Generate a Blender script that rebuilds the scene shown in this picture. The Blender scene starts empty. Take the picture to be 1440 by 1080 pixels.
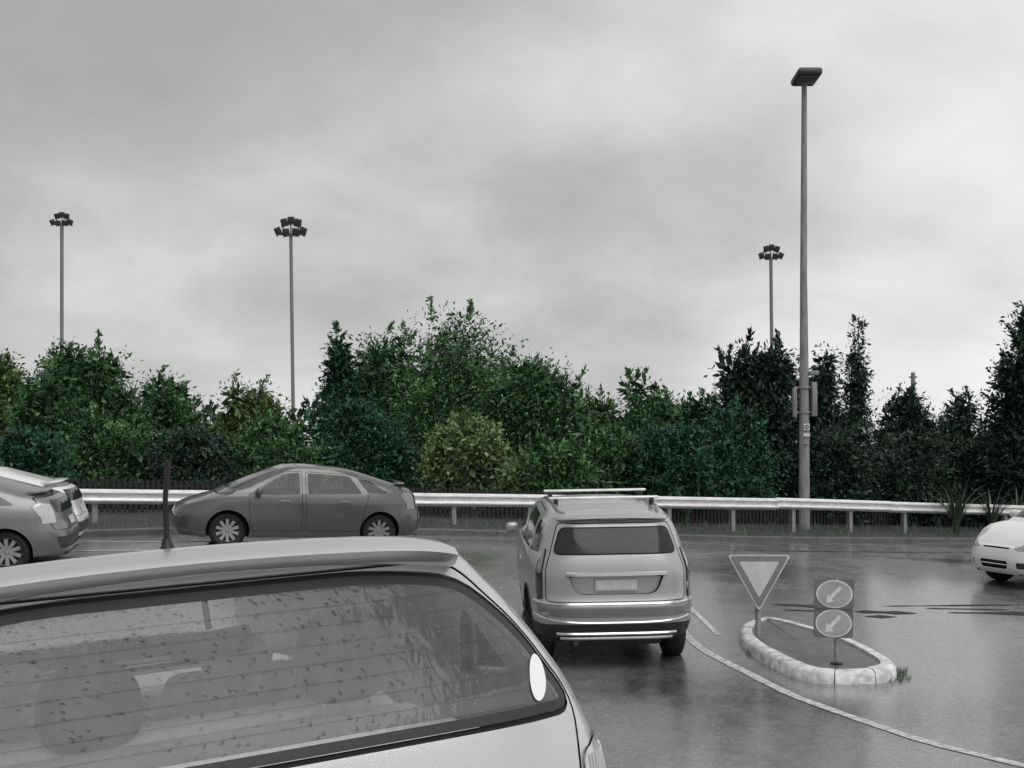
import bpy, bmesh, math, random
import numpy as np
from mathutils import Vector, Matrix
from mathutils.geometry import delaunay_2d_cdt
PI = math.pi
R = math.radians
S = bpy.context.scene
C = S.collection
random.seed(7)
RNG = np.random.default_rng(7)

# ------------------------------------------------------------------ camera
F, YH, CAMZ = 1500.0, 720.0, 1.6
cam_d = bpy.data.cameras.new('camera')
cam = bpy.data.objects.new('camera', cam_d)
C.objects.link(cam)
S.camera = cam
cam.location = (0, 0, CAMZ)
cam.rotation_euler = (R(90), 0, 0)
cam_d.sensor_width = 36
cam_d.lens = 36 * F / 1440
cam_d.shift_y = (YH - 540) / 1440
cam_d.clip_start = 0.05
cam_d.clip_end = 3000

# ------------------------------------------------------------------ world (overcast sky)
W = bpy.data.worlds.new('World')
S.world = W
W.use_nodes = True
wn, wl = W.node_tree.nodes, W.node_tree.links
wn.clear()
SUN_EL, SUN_ROT = R(58), R(160)


def N(nodes, t, **kw):
    n = nodes.new(t)
    for k, v in kw.items():
        setattr(n, k, v)
    return n


def math_(nodes, links, op, a, b=None, clamp=False):
    n = nodes.new('ShaderNodeMath')
    n.operation = op
    n.use_clamp = clamp
    for i, v in enumerate((a, b)):
        if v is None:
            continue
        if isinstance(v, (int, float)):
            n.inputs[i].default_value = v
        else:
            links.new(v, n.inputs[i])
    return n.outputs[0]


def ramp(nodes, links, fac, stops, mode='LINEAR'):
    n = nodes.new('ShaderNodeValToRGB')
    n.color_ramp.interpolation = mode
    e = n.color_ramp.elements
    while len(e) < len(stops):
        e.new(0.5)
    for i, (p, c) in enumerate(stops):
        e[i].position = p
        e[i].color = (c, c, c, 1) if isinstance(c, (int, float)) else (*c, 1)
    links.new(fac, n.inputs[0])
    return n.outputs[0]


sky = N(wn, 'ShaderNodeTexSky', sky_type='NISHITA', sun_disc=False, sun_elevation=SUN_EL, sun_rotation=SUN_ROT)
hsv = N(wn, 'ShaderNodeHueSaturation')
hsv.inputs['Saturation'].default_value = 0.06
wl.new(sky.outputs[0], hsv.inputs['Color'])
bg_sky = N(wn, 'ShaderNodeBackground')
bg_sky.inputs[1].default_value = 0.05
wl.new(hsv.outputs[0], bg_sky.inputs[0])
tc = N(wn, 'ShaderNodeTexCoord')
sep = N(wn, 'ShaderNodeSeparateXYZ')
wl.new(tc.outputs['Generated'], sep.inputs[0])
zz = math_(wn, wl, 'MAXIMUM', sep.outputs[2], 0.0)
den = math_(wn, wl, 'ADD', zz, 0.55)
cx_ = math_(wn, wl, 'DIVIDE', sep.outputs[0], den)
cy_ = math_(wn, wl, 'DIVIDE', sep.outputs[1], den)
comb = N(wn, 'ShaderNodeCombineXYZ')
wl.new(cx_, comb.inputs[0])
wl.new(cy_, comb.inputs[1])


def cloud_noise(scale, detail, rough, loc, dist=0.0, sc=(1, 1, 1)):
    mp = N(wn, 'ShaderNodeMapping')
    mp.inputs['Location'].default_value = loc
    mp.inputs['Scale'].default_value = sc
    wl.new(comb.outputs[0], mp.inputs[0])
    n = N(wn, 'ShaderNodeTexNoise')
    n.inputs['Scale'].default_value = scale
    n.inputs['Detail'].default_value = detail
    n.inputs['Roughness'].default_value = rough
    n.inputs['Distortion'].default_value = dist
    wl.new(mp.outputs[0], n.inputs['Vector'])
    return n.outputs['Fac']


n1 = cloud_noise(1.7, 2, 0.5, (3.1, 0.35, 0), 0.2, (0.9, 1.1, 1))
n2 = cloud_noise(4.6, 6, 0.55, (1.0, 2.0, 0), 0.25, (0.85, 1.15, 1))
n3 = cloud_noise(14, 4, 0.5, (5.0, 2.0, 0), 0.2)
a1 = math_(wn, wl, 'MULTIPLY', n1, 0.55)
a2 = math_(wn, wl, 'MULTIPLY', n2, 0.30)
a3 = math_(wn, wl, 'MULTIPLY', n3, 0.06)
dens = math_(wn, wl, 'ADD', math_(wn, wl, 'ADD', a1, a2), a3)
# the thin, bright edge of the cloud deck lies to the right and low on the horizon
px = math_(wn, wl, 'MULTIPLY', sep.outputs[0], 0.24)
pz = math_(wn, wl, 'MULTIPLY', math_(wn, wl, 'MINIMUM', zz, 0.42), -0.36)
bright = math_(wn, wl, 'ADD', math_(wn, wl, 'ADD', dens, px), pz)
ccol = ramp(wn, wl, bright, [(0.20, 0.34), (0.29, 0.41), (0.37, 0.51), (0.46, 0.64), (0.62, 0.80)], 'LINEAR')
bg_cl = N(wn, 'ShaderNodeBackground')
wl.new(ccol, bg_cl.inputs[0])
bg_cl.inputs[1].default_value = 1.0
mixs = N(wn, 'ShaderNodeMixShader')
mixs.inputs[0].default_value = 0.93
wl.new(bg_sky.outputs[0], mixs.inputs[1])
wl.new(bg_cl.outputs[0], mixs.inputs[2])
wo = N(wn, 'ShaderNodeOutputWorld')
wl.new(mixs.outputs[0], wo.inputs[0])

sun_d = bpy.data.lights.new('sun', 'SUN')
sun_d.energy = 1.1
sun_d.angle = R(50)
sun_d.color = (1.0, 0.985, 0.96)
sun = bpy.data.objects.new('sun', sun_d)
C.objects.link(sun)
sun.rotation_euler = (R(90) - SUN_EL, 0, R(180) - SUN_ROT)
S.view_settings.view_transform = 'Standard'
S.view_settings.look = 'None'
S.view_settings.exposure = 0.3
S.view_settings.gamma = 1
S.view_settings.use_curve_mapping = False
S.cycles.max_bounces = 8
S.cycles.transparent_max_bounces = 12
S.cycles.use_denoising = True

# ------------------------------------------------------------------ tagging helpers
def tag(o, label=None, cat=None, group=None, kind=None):
    if label:
        o['label'] = label
    if cat:
        o['category'] = cat
    if group:
        o['group'] = group
    if kind:
        o['kind'] = kind
    return o


def empty(name, loc=(0, 0, 0), rot=(0, 0, 0)):
    o = bpy.data.objects.new(name, None)
    C.objects.link(o)
    o.location = loc
    o.rotation_euler = rot
    o.empty_display_size = 0.2
    return o


def link(name, me, mats, parent=None, smooth=None):
    o = bpy.data.objects.new(name, me)
    C.objects.link(o)
    for m in (mats if isinstance(mats, (list, tuple)) else [mats]):
        if m.name not in [x.name for x in me.materials if x]:
            me.materials.append(m)
    if parent:
        o.parent = parent
    if smooth is not None:
        me.polygons.foreach_set('use_smooth', [smooth] * len(me.polygons))
    return o


class MB:
    """collects simple shapes for one mesh"""

    def __init__(s):
        s.v, s.f, s.sm, s.mi = [], [], [], []

    def add(s, vs, fs, smooth=False, mi=0):
        b = len(s.v)
        s.v += [tuple(v) for v in vs]
        for f in fs:
            s.f.append(tuple(b + i for i in f))
            s.sm.append(smooth)
            s.mi.append(mi)
        return s

    def box(s, c, d, rot=None, mi=0, taper=1.0):
        vs = []
        for z in (-1, 1):
            k = taper if z > 0 else 1
            for x, y in ((-1, -1), (1, -1), (1, 1), (-1, 1)):
                v = Vector((x * d[0] / 2 * k, y * d[1] / 2 * k, z * d[2] / 2))
                if rot is not None:
                    v = rot @ v
                vs.append(v + Vector(c))
        return s.add(vs, [(3, 2, 1, 0), (4, 5, 6, 7), (0, 1, 5, 4), (1, 2, 6, 5), (2, 3, 7, 6), (3, 0, 4, 7)], False, mi)

    def bevbox(s, c, d, bev=0.01, seg=2, rot=None, mi=0):
        bm = bmesh.new()
        bmesh.ops.create_cube(bm, size=1)
        for v in bm.verts:
            v.co = Vector((v.co.x * d[0], v.co.y * d[1], v.co.z * d[2]))
        bmesh.ops.bevel(bm, geom=bm.edges[:], offset=min(bev, min(d) * 0.49), segments=seg, affect='EDGES', profile=0.5)
        bm.verts.index_update()
        vs = [((rot @ v.co) if rot is not None else v.co) + Vector(c) for v in bm.verts]
        fs = [tuple(v.index for v in f.verts) for f in bm.faces]
        bm.free()
        return s.add(vs, fs, True, mi)

    def tube(s, pts, rad, n=8, cap=True, mi=0, flat=1.0):
        pts = [Vector(p) for p in pts]
        rads = rad if isinstance(rad, (list, tuple)) else [rad] * len(pts)
        vs, fs = [], []
        up0 = None
        for i, p in enumerate(pts):
            d = (pts[min(i + 1, len(pts) - 1)] - pts[max(i - 1, 0)]).normalized()
            if up0 is None:
                up0 = Vector((0, 0, 1)) if abs(d.z) < 0.9 else Vector((0, 1, 0))
            a = d.cross(up0).normalized()
            b = a.cross(d).normalized()
            for k in range(n):
                t = 2 * PI * k / n
                vs.append(p + (a * math.cos(t) + b * math.sin(t) * flat) * rads[i])
        for i in range(len(pts) - 1):
            for k in range(n):
                k2 = (k + 1) % n
                fs.append((i * n + k, i * n + k2, (i + 1) * n + k2, (i + 1) * n + k))
        if cap:
            fs.append(tuple(range(n - 1, -1, -1)))
            fs.append(tuple((len(pts) - 1) * n + k for k in range(n)))
        return s.add(vs, fs, True, mi)

    def lathe(s, prof, axis='y', n=32, c=(0, 0, 0), mi=0):
        """prof = [(a, r)] along axis"""
        vs, fs = [], []
        for a, r in prof:
            for k in range(n):
                t = 2 * PI * k / n
                if axis == 'y':
                    v = (r * math.cos(t), a, r * math.sin(t))
                elif axis == 'z':
                    v = (r * math.cos(t), r * math.sin(t), a)
                else:
                    v = (a, r * math.cos(t), r * math.sin(t))
                vs.append((v[0] + c[0], v[1] + c[1], v[2] + c[2]))
        for i in range(len(prof) - 1):
            for k in range(n):
                k2 = (k + 1) % n
                fs.append((i * n + k, i * n + k2, (i + 1) * n + k2, (i + 1) * n + k))
        return s.add(vs, fs, True, mi)

    def prism(s, poly, y0, y1, plane='xz', mi=0, M=None):
        vs = []
        n = len(poly)
        for y in (y0, y1):
            for a, b in poly:
                v = {'xz': (a, y, b), 'xy': (a, b, y), 'yz': (y, a, b)}[plane]
                v = Vector(v)
                if M is not None:
                    v = M @ v
                vs.append(v)
        fs = [tuple(range(n)), tuple(range(2 * n - 1, n - 1, -1))]
        fs += [(i, (i + 1) % n, n + (i + 1) % n, n + i) for i in range(n)]
        return s.add(vs, fs, False, mi)

    def build(s, name, mats, parent=None, fix=True):
        me = bpy.data.meshes.new(name)
        me.from_pydata(s.v, [], s.f)
        me.polygons.foreach_set('use_smooth', s.sm)
        for m in (mats if isinstance(mats, (list, tuple)) else [mats]):
            me.materials.append(m)
        me.polygons.foreach_set('material_index', s.mi)
        if fix:
            bm = bmesh.new()
            bm.from_mesh(me)
            bmesh.ops.recalc_face_normals(bm, faces=bm.faces)
            bm.to_mesh(me)
            bm.free()
        me.update()
        try:
            me.set_sharp_from_angle(angle=R(40))
        except Exception:
            pass
        o = bpy.data.objects.new(name, me)
        C.objects.link(o)
        if parent:
            o.parent = parent
        return o


# ------------------------------------------------------------------ materials
def mat(name, col, rough=0.5, metal=0.0, coat=0.0, spec=0.5, var=0.0, vscale=6.0, bump=0.0, bscale=60.0, drops=0.0, dscale=90,
        dirt=0.0, stretch=(1, 1, 1)):
    m = bpy.data.materials.new(name)
    m.use_nodes = True
    nt = m.node_tree
    b = nt.nodes['Principled BSDF']
    col = (col, col, col) if isinstance(col, (int, float)) else col
    b.inputs['Base Color'].default_value = (*col, 1)
    b.inputs['Roughness'].default_value = rough
    b.inputs['Metallic'].default_value = metal
    b.inputs['Coat Weight'].default_value = coat
    b.inputs['Coat Roughness'].default_value = 0.06
    b.inputs['Specular IOR Level'].default_value = spec
    t = nt.nodes.new('ShaderNodeTexCoord')
    mp = nt.nodes.new('ShaderNodeMapping')
    mp.inputs['Scale'].default_value = stretch
    nt.links.new(t.outputs['Object'], mp.inputs[0])
    if var:
        n = nt.nodes.new('ShaderNodeTexNoise')
        n.inputs['Scale'].default_value = vscale
        n.inputs['Detail'].default_value = 7
        n.inputs['Roughness'].default_value = 0.62
        nt.links.new(mp.outputs[0], n.inputs['Vector'])
        r = nt.nodes.new('ShaderNodeValToRGB')
        r.color_ramp.elements[0].position = 0.3
        r.color_ramp.elements[1].position = 0.7
        r.color_ramp.elements[0].color = (*[c * (1 - var) for c in col], 1)
        r.color_ramp.elements[1].color = (*[min(1, c * (1 + var)) for c in col], 1)
        nt.links.new(n.outputs['Fac'], r.inputs[0])
        nt.links.new(r.outputs[0], b.inputs['Base Color'])
        rr = nt.nodes.new('ShaderNodeMapRange')
        rr.inputs['To Min'].default_value = max(0.02, rough * (1 - 0.5 * var))
        rr.inputs['To Max'].default_value = min(1, rough * (1 + 0.6 * var))
        nt.links.new(n.outputs['Fac'], rr.inputs[0])
        nt.links.new(rr.outputs[0], b.inputs['Roughness'])
    last = None
    if bump:
        n = nt.nodes.new('ShaderNodeTexNoise')
        n.inputs['Scale'].default_value = bscale
        n.inputs['Detail'].default_value = 5
        nt.links.new(mp.outputs[0], n.inputs['Vector'])
        bp = nt.nodes.new('ShaderNodeBump')
        bp.inputs['Strength'].default_value = bump
        bp.inputs['Distance'].default_value = 0.02
        nt.links.new(n.outputs['Fac'], bp.inputs['Height'])
        last = bp
    if drops:
        v = nt.nodes.new('ShaderNodeTexVoronoi')
        v.inputs['Scale'].default_value = dscale
        nt.links.new(t.outputs['Object'], v.inputs['Vector'])
        r2 = nt.nodes.new('ShaderNodeValToRGB')
        r2.color_ramp.elements[0].position = 0.0
        r2.color_ramp.elements[0].color = (1, 1, 1, 1)
        r2.color_ramp.elements[1].position = 0.33
        r2.color_ramp.elements[1].color = (0, 0, 0, 1)
        nt.links.new(v.outputs['Distance'], r2.inputs[0])
        bp = nt.nodes.new('ShaderNodeBump')
        bp.inputs['Strength'].default_value = drops
        bp.inputs['Distance'].default_value = 0.003
        nt.links.new(r2.outputs[0], bp.inputs['Height'])
        if last:
            nt.links.new(last.outputs[0], bp.inputs['Normal'])
        last = bp
    if last:
        nt.links.new(last.outputs[0], b.inputs['Normal'])
        if coat:
            nt.links.new(last.outputs[0], b.inputs['Coat Normal'])
    return m


def glass_mat(name, tint=0.6, film=0.25, filmcol=0.6, drops=0.3, rough=0.03, ior=1.5):
    """thin wet car glass: see-through, glossy, with a milky film of rain water"""
    m = bpy.data.materials.new(name)
    m.use_nodes = True
    nt = m.node_tree
    nt.nodes.clear()
    ls = nt.links
    out = nt.nodes.new('ShaderNodeOutputMaterial')
    tr = nt.nodes.new('ShaderNodeBsdfTransparent')
    tr.inputs[0].default_value = (tint, tint, tint, 1)
    df = nt.nodes.new('ShaderNodeBsdfDiffuse')
    df.inputs[0].default_value = (filmcol, filmcol, filmcol, 1)
    gl = nt.nodes.new('ShaderNodeBsdfGlossy')
    gl.inputs['Roughness'].default_value = rough
    t = nt.nodes.new('ShaderNodeTexCoord')
    mp = nt.nodes.new('ShaderNodeMapping')
    mp.inputs['Scale'].default_value = (1.0, 1.0, 0.22)
    ls.new(t.outputs['Object'], mp.inputs[0])
    # runs of water down the pane
    n = nt.nodes.new('ShaderNodeTexNoise')
    n.inputs['Scale'].default_value = 26
    n.inputs['Detail'].default_value = 6
    n.inputs['Distortion'].default_value = 0.8
    ls.new(mp.outputs[0], n.inputs['Vector'])
    n2_ = nt.nodes.new('ShaderNodeTexNoise')
    n2_.inputs['Scale'].default_value = 3.0
    n2_.inputs['Detail'].default_value = 3
    ls.new(t.outputs['Object'], n2_.inputs['Vector'])
    r = nt.nodes.new('ShaderNodeMapRange')
    r.inputs['From Min'].default_value = 0.35
    r.inputs['From Max'].default_value = 0.7
    r.inputs['To Min'].default_value = film * 0.65
    r.inputs['To Max'].default_value = film * 1.35
    ad = math_(nt.nodes, ls, 'ADD', math_(nt.nodes, ls, 'MULTIPLY', n.outputs['Fac'], 0.5), math_(nt.nodes, ls, 'MULTIPLY', n2_.outputs['Fac'], 0.5))
    ls.new(ad, r.inputs[0])
    v = nt.nodes.new('ShaderNodeTexVoronoi')
    v.inputs['Scale'].default_value = 48
    v.inputs['Randomness'].default_value = 1.0
    ls.new(t.outputs['Object'], v.inputs['Vector'])
    r2 = nt.nodes.new('ShaderNodeValToRGB')
    r2.color_ramp.elements[0].color = (1, 1, 1, 1)
    r2.color_ramp.elements[1].position = 0.26
    r2.color_ramp.elements[1].color = (0, 0, 0, 1)
    ls.new(v.outputs['Distance'], r2.inputs[0])
    bp = nt.nodes.new('ShaderNodeBump')
    bp.inputs['Strength'].default_value = drops
    bp.inputs['Distance'].default_value = 0.004
    hh = math_(nt.nodes, ls, 'ADD', r2.outputs[0], math_(nt.nodes, ls, 'MULTIPLY', n.outputs['Fac'], 0.8))
    ls.new(hh, bp.inputs['Height'])
    ls.new(bp.outputs[0], gl.inputs['Normal'])
    ls.new(bp.outputs[0], df.inputs['Normal'])
    m1 = nt.nodes.new('ShaderNodeMixShader')
    ls.new(r.outputs[0], m1.inputs[0])
    ls.new(tr.outputs[0], m1.inputs[1])
    ls.new(df.outputs[0], m1.inputs[2])
    fr = nt.nodes.new('ShaderNodeFresnel')
    fr.inputs['IOR'].default_value = ior
    ls.new(bp.outputs[0], fr.inputs['Normal'])
    m2 = nt.nodes.new('ShaderNodeMixShader')
    ls.new(fr.outputs[0], m2.inputs[0])
    ls.new(m1.outputs[0], m2.inputs[1])
    ls.new(gl.outputs[0], m2.inputs[2])
    ls.new(m2.outputs[0], out.inputs[0])
    return m


M = {}
M['silver'] = mat('silver_paint', 0.60, 0.34, 0.55, 0.7, var=0.04, vscale=3, drops=0.14, dscale=110)
M['silver2'] = mat('pale_silver_paint', 0.44, 0.38, 0.5, 0.6, var=0.06, vscale=3, drops=0.1, dscale=90)
M['charcoal'] = mat('charcoal_paint', 0.10, 0.32, 0.6, 0.7, var=0.05, vscale=3, drops=0.08)
M['grey'] = mat('mid_grey_paint', 0.22, 0.34, 0.5, 0.7, var=0.06, vscale=3, drops=0.08)
M['white'] = mat('white_paint', 0.80, 0.3, 0.0, 0.7, var=0.02, vscale=3, drops=0.08)
M['gap'] = mat('panel_gap', 0.012, 0.8)
M['trim'] = mat('black_plastic_trim', 0.022, 0.5, var=0.2, vscale=20)
M['trimgrey'] = mat('dark_grey_plastic', 0.07, 0.5, var=0.2, vscale=20)
M['lining'] = mat('grey_headliner_cloth', 0.82, 0.9, var=0.1, vscale=40)
M['cloth'] = mat('dark_seat_cloth', 0.025, 0.9, var=0.25, vscale=60, bump=0.3, bscale=200)
M['rubber'] = mat('tyre_rubber', 0.018, 0.6, var=0.3, vscale=30)
M['alloy'] = mat('alloy_wheel', 0.42, 0.3, 0.8, var=0.1)
M['chrome'] = mat('bright_chrome', 0.75, 0.16, 1.0, var=0.05)
M['trimlight'] = mat('light_grey_trim', 0.86, 0.9, var=0.1, vscale=30)
M['lampclear'] = mat('clear_lamp_lens', 0.55, 0.12, 0.15, 0.9, var=0.15, vscale=40)
M['lampgrey'] = mat('grey_lamp_lens', 0.22, 0.12, 0.1, 0.9, var=0.25, vscale=40)
M['lampdark'] = mat('smoked_lamp_lens', 0.03, 0.1, 0.0, 0.9, var=0.2, vscale=40)
M['glassdark'] = mat('dark_tinted_glass', 0.03, 0.05, 0.0, 0.0, spec=0.7, var=0.2, vscale=4, drops=0.08)
M['glassgrey'] = mat('grey_tinted_glass', 0.025, 0.08, 0.0, 0.0, spec=0.4, var=0.25, vscale=3, drops=0.10)
M['rearglass'] = glass_mat('wet_rear_glass', 1.0, 0.07, 1.0, 0.38, ior=1.48)
M['sideglass'] = glass_mat('clear_car_glass', 0.95, 0.04, 0.6, 0.3)
M['plate'] = mat('number_plate', 0.62, 0.4)
M['painted_glare'] = mat('white_painted_glare', 0.9, 0.25, coat=0.5)  # white of the reflection painted on the rear glass
M['galv'] = mat('galvanised_steel', 0.86, 0.4, 0.35, var=0.22, vscale=5, bump=0.1, bscale=30, stretch=(1, 1, 3))
M['galvpost'] = mat('galvanised_post', 0.30, 0.55, 0.3, var=0.25, vscale=8)
M['polegrey'] = mat('weathered_grey_pole', 0.27, 0.7, 0.1, var=0.35, vscale=5, bump=0.2, bscale=30, stretch=(3, 3, 0.4))
M['poledark'] = mat('painted_steel_mast', 0.23, 0.6, 0.2, var=0.15, vscale=2, stretch=(1, 1, 0.2))
M['lampbody'] = mat('floodlight_housing', 0.07, 0.5, 0.3, var=0.15)
M['lampface'] = mat('floodlight_glass', 0.14, 0.2, 0.0, var=0.2)
M['kerbwhite'] = mat('worn_white_kerb_paint', 0.66, 0.5, var=0.45, vscale=9, bump=0.25, bscale=50)
M['kerb'] = mat('wet_concrete_kerb', 0.10, 0.4, var=0.4, vscale=3, bump=0.3, bscale=40)
M['islandtop'] = mat('dark_wet_concrete', 0.11, 0.35, var=0.4, vscale=6, bump=0.3, bscale=50)
M['signwhite'] = mat('retroreflective_white', 0.6, 0.35, var=0.14, vscale=9)
M['signgrey'] = mat('sign_border_grey', 0.22, 0.35, var=0.12, vscale=9)
M['signdisc'] = mat('sign_disc_grey', 0.33, 0.3, var=0.15, vscale=8)
M['signback'] = mat('sign_board_dark', 0.13, 0.4, var=0.15)
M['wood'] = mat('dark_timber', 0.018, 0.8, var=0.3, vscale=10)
M['bark'] = mat('dark_bark', 0.045, 0.9, var=0.4, vscale=14, bump=0.4, bscale=40)
M['soil'] = mat('dark_soil', 0.03, 0.9, var=0.4, vscale=1.2, bump=0.6, bscale=6)
M['verge'] = mat('wet_gravel_verge', 0.04, 0.6, var=0.35, vscale=1.5, bump=0.5, bscale=40)
M['blackrub'] = mat('black_rubber', 0.012, 0.45)


def leaf_mat(name, base, dark, rough=0.4):
    m = bpy.data.materials.new(name)
    m.use_nodes = True
    nt = m.node_tree
    b = nt.nodes['Principled BSDF']
    a = nt.nodes.new('ShaderNodeAttribute')
    a.attribute_name = 'tint'
    r = nt.nodes.new('ShaderNodeValToRGB')
    r.color_ramp.elements[0].color = (*dark, 1)
    r.color_ramp.elements[1].color = (*base, 1)
    nt.links.new(a.outputs['Fac'], r.inputs[0])
    nt.links.new(r.outputs[0], b.inputs['Base Color'])
    b.inputs['Roughness'].default_value = rough
    b.inputs['Specular IOR Level'].default_value = 0.35
    return m


M['leaf_mid'] = leaf_mat('leaf_mid_green', (0.15, 0.33, 0.11), (0.022, 0.06, 0.03))
M['leaf_teal'] = leaf_mat('leaf_blue_green', (0.08, 0.23, 0.12), (0.012, 0.042, 0.028))
M['leaf_dark'] = leaf_mat('leaf_dark_green', (0.065, 0.125, 0.080), (0.010, 0.022, 0.016))
M['leaf_pale'] = leaf_mat('leaf_pale_green', (0.38, 0.50, 0.22), (0.05, 0.10, 0.045))
M['leaf_olive'] = leaf_mat('leaf_olive_green', (0.20, 0.32, 0.09), (0.035, 0.065, 0.03))
M['leaf_flax'] = leaf_mat('flax_blade', (0.075, 0.115, 0.075), (0.02, 0.035, 0.025))


# ------------------------------------------------------------------ terrain
CTRL = [(-14, 0, 0), (0, 0, 0), (14, 0, 0), (-8, 5, 0), (0, 5, 0), (9, 5, 0), (-9, 9.5, .02), (0, 9.0, .0), (4, 9.2, 0), (11, 9, 0.0), (1, 11.5, -.05),
        (3.0, 11.8, .1), (-7.3, 16.3, .73), (-16, 16.0, .8), (7.3, 16.1, .5), (16, 17, .4), (-6, 20.3, 1.12), (-16, 17.0, .95), (0, 22.9, 1.02), (7, 26.3, .82),
        (13, 29, .72), (22, 33, .6), (-9.3, 22, 1.16), (-18, 18.5, 1.15), (0, 26, 1.05), (16, 33, .74), (0, 40, 1.1), (-20, 40, 1.2), (25, 45, .8)]
CP = np.array(CTRL, float)


def tps_k(r2):
    return np.where(r2 > 0, r2 * np.log(np.maximum(r2, 1e-12)) * 0.5, 0)


def tps_fit():
    P_ = CP[:, :2]
    n = len(P_)
    K = tps_k(((P_[:, None] - P_[None]) ** 2).sum(-1)) + np.eye(n) * 1.0
    Q = np.hstack([np.ones((n, 1)), P_])
    A = np.zeros((n + 3, n + 3))
    A[:n, :n] = K
    A[:n, n:] = Q
    A[n:, :n] = Q.T
    return np.linalg.solve(A, np.concatenate([CP[:, 2], np.zeros(3)]))


TPS = tps_fit()


def gz(x, y):
    x = np.asarray(x, float)
    y = np.asarray(y, float)
    xc = np.clip(x, -20, 24)
    yc = np.clip(y, -3, 42)
    r2 = (xc[..., None] - CP[:, 0]) ** 2 + (yc[..., None] - CP[:, 1]) ** 2
    z = tps_k(r2) @ TPS[:-3] + TPS[-3] + TPS[-2] * xc + TPS[-1] * yc
    w = np.clip((y - 6) / 4, 0, 1)
    return z * w * w * (3 - 2 * w)


def g(x, y):
    return float(gz(x, y))


def hit(px_, py_, dz=0.0, y0=4.0):
    """where the view ray through a photo point meets the ground"""
    kx, kz = (px_ - 720) / F, (YH - py_) / F
    ys = np.arange(y0, 60, 0.02)
    d = CAMZ + kz * ys - gz(kx * ys, ys) - dz
    i = np.argmax(d < 0)
    return Vector((kx * ys[i], ys[i], g(kx * ys[i], ys[i])))


RA = R(23.5)
RD = Vector((math.cos(RA), math.sin(RA), 0))       # direction of the main road, kerb and guardrail
RN = Vector((-math.sin(RA), math.cos(RA), 0))
RO = Vector((-9.3, 22, 0))


def rp(s, e):
    p = RO + RD * s + RN * e
    return p


def grid_mesh(name, xs, ys, zf, m, f=None):
    X, Y = np.meshgrid(xs, ys)
    if f:
        X, Y = f(X, Y)
    Z = zf(X, Y)
    v = np.stack([X, Y, Z], -1).reshape(-1, 3)
    ny, nx = X.shape
    i = np.arange(ny * nx).reshape(ny, nx)
    q = np.stack([i[:-1, :-1], i[:-1, 1:], i[1:, 1:], i[1:, :-1]], -1).reshape(-1, 4)
    me = bpy.data.meshes.new(name)
    me.from_pydata(v.tolist(), [], q.tolist())
    o = link(name, me, m, None, True)
    return o


KE = -1.75      # kerb line, metres this side of the guardrail


def wet_asphalt():
    m = bpy.data.materials.new('wet_asphalt')
    m.use_nodes = True
    nt = m.node_tree
    ls = nt.links
    b = nt.nodes['Principled BSDF']
    t = nt.nodes.new('ShaderNodeTexCoord')

    def noise(sc, det, ro, st=(1, 1, 1), dist=0.0):
        mp = nt.nodes.new('ShaderNodeMapping')
        mp.inputs['Scale'].default_value = st
        ls.new(t.outputs['Object'], mp.inputs[0])
        n = nt.nodes.new('ShaderNodeTexNoise')
        n.inputs['Scale'].default_value = sc
        n.inputs['Detail'].default_value = det
        n.inputs['Roughness'].default_value = ro
        n.inputs['Distortion'].default_value = dist
        ls.new(mp.outputs[0], n.inputs['Vector'])
        return n.outputs['Fac']
    big = noise(0.42, 6, 0.62, (1, 1, 1), 0.6)
    fine = noise(55, 3, 0.6)
    speck = noise(17, 5, 0.75)
    mid = noise(3.2, 7, 0.65, (1, 0.6, 1), 0.5)
    s = math_(nt.nodes, ls, 'ADD', math_(nt.nodes, ls, 'MULTIPLY', big, 0.55), math_(nt.nodes, ls, 'MULTIPLY', mid, 0.45))
    col = ramp(nt.nodes, ls, s, [(0.36, 0.10), (0.5, 0.155), (0.64, 0.21)])
    mx = nt.nodes.new('ShaderNodeMix')
    mx.data_type = 'RGBA'
    mx.blend_type = 'MULTIPLY'
    mx.inputs['Factor'].default_value = 0.85
    fr = ramp(nt.nodes, ls, fine, [(0.38, 0.45), (0.5, 0.9), (0.62, 1.5)])
    mx0 = nt.nodes.new('ShaderNodeMix')
    mx0.data_type = 'RGBA'
    mx0.blend_type = 'MULTIPLY'
    mx0.inputs['Factor'].default_value = 0.8
    ls.new(col, mx0.inputs['A'])
    ls.new(ramp(nt.nodes, ls, speck, [(0.36, 0.5), (0.5, 1.0), (0.66, 1.5)]), mx0.inputs['B'])
    ls.new(mx0.outputs['Result'], mx.inputs['A'])
    ls.new(fr, mx.inputs['B'])
    ls.new(mx.outputs['Result'], b.inputs['Base Color'])
    ls.new(ramp(nt.nodes, ls, s, [(0.42, 0.05), (0.455, 0.20), (0.52, 0.30), (0.62, 0.42)]), b.inputs['Roughness'])
    b.inputs['Specular IOR Level'].default_value = 0.7
    b.inputs['Coat Weight'].default_value = 0.7
    b.inputs['Coat Roughness'].default_value = 0.16
    b.inputs['Coat IOR'].default_value = 1.45
    bp = nt.nodes.new('ShaderNodeBump')
    bp.inputs['Strength'].default_value = 0.35
    bp.inputs['Distance'].default_value = 0.006
    ls.new(fine, bp.inputs['Height'])
    bp2 = nt.nodes.new('ShaderNodeBump')
    bp2.inputs['Strength'].default_value = 0.16
    bp2.inputs['Distance'].default_value = 0.05
    ls.new(mid, bp2.inputs['Height'])
    ls.new(bp.outputs[0], bp2.inputs['Normal'])
    ls.new(bp2.outputs[0], b.inputs['Normal'])
    return m


M['asphalt'] = wet_asphalt()
M['patch'] = mat('dark_asphalt_patch', 0.02, 0.75, var=0.4, vscale=5, bump=0.3, bscale=50)
M['line'] = mat('worn_white_road_paint', 0.52, 0.45, var=0.55, vscale=16, bump=0.2, bscale=60)

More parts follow.
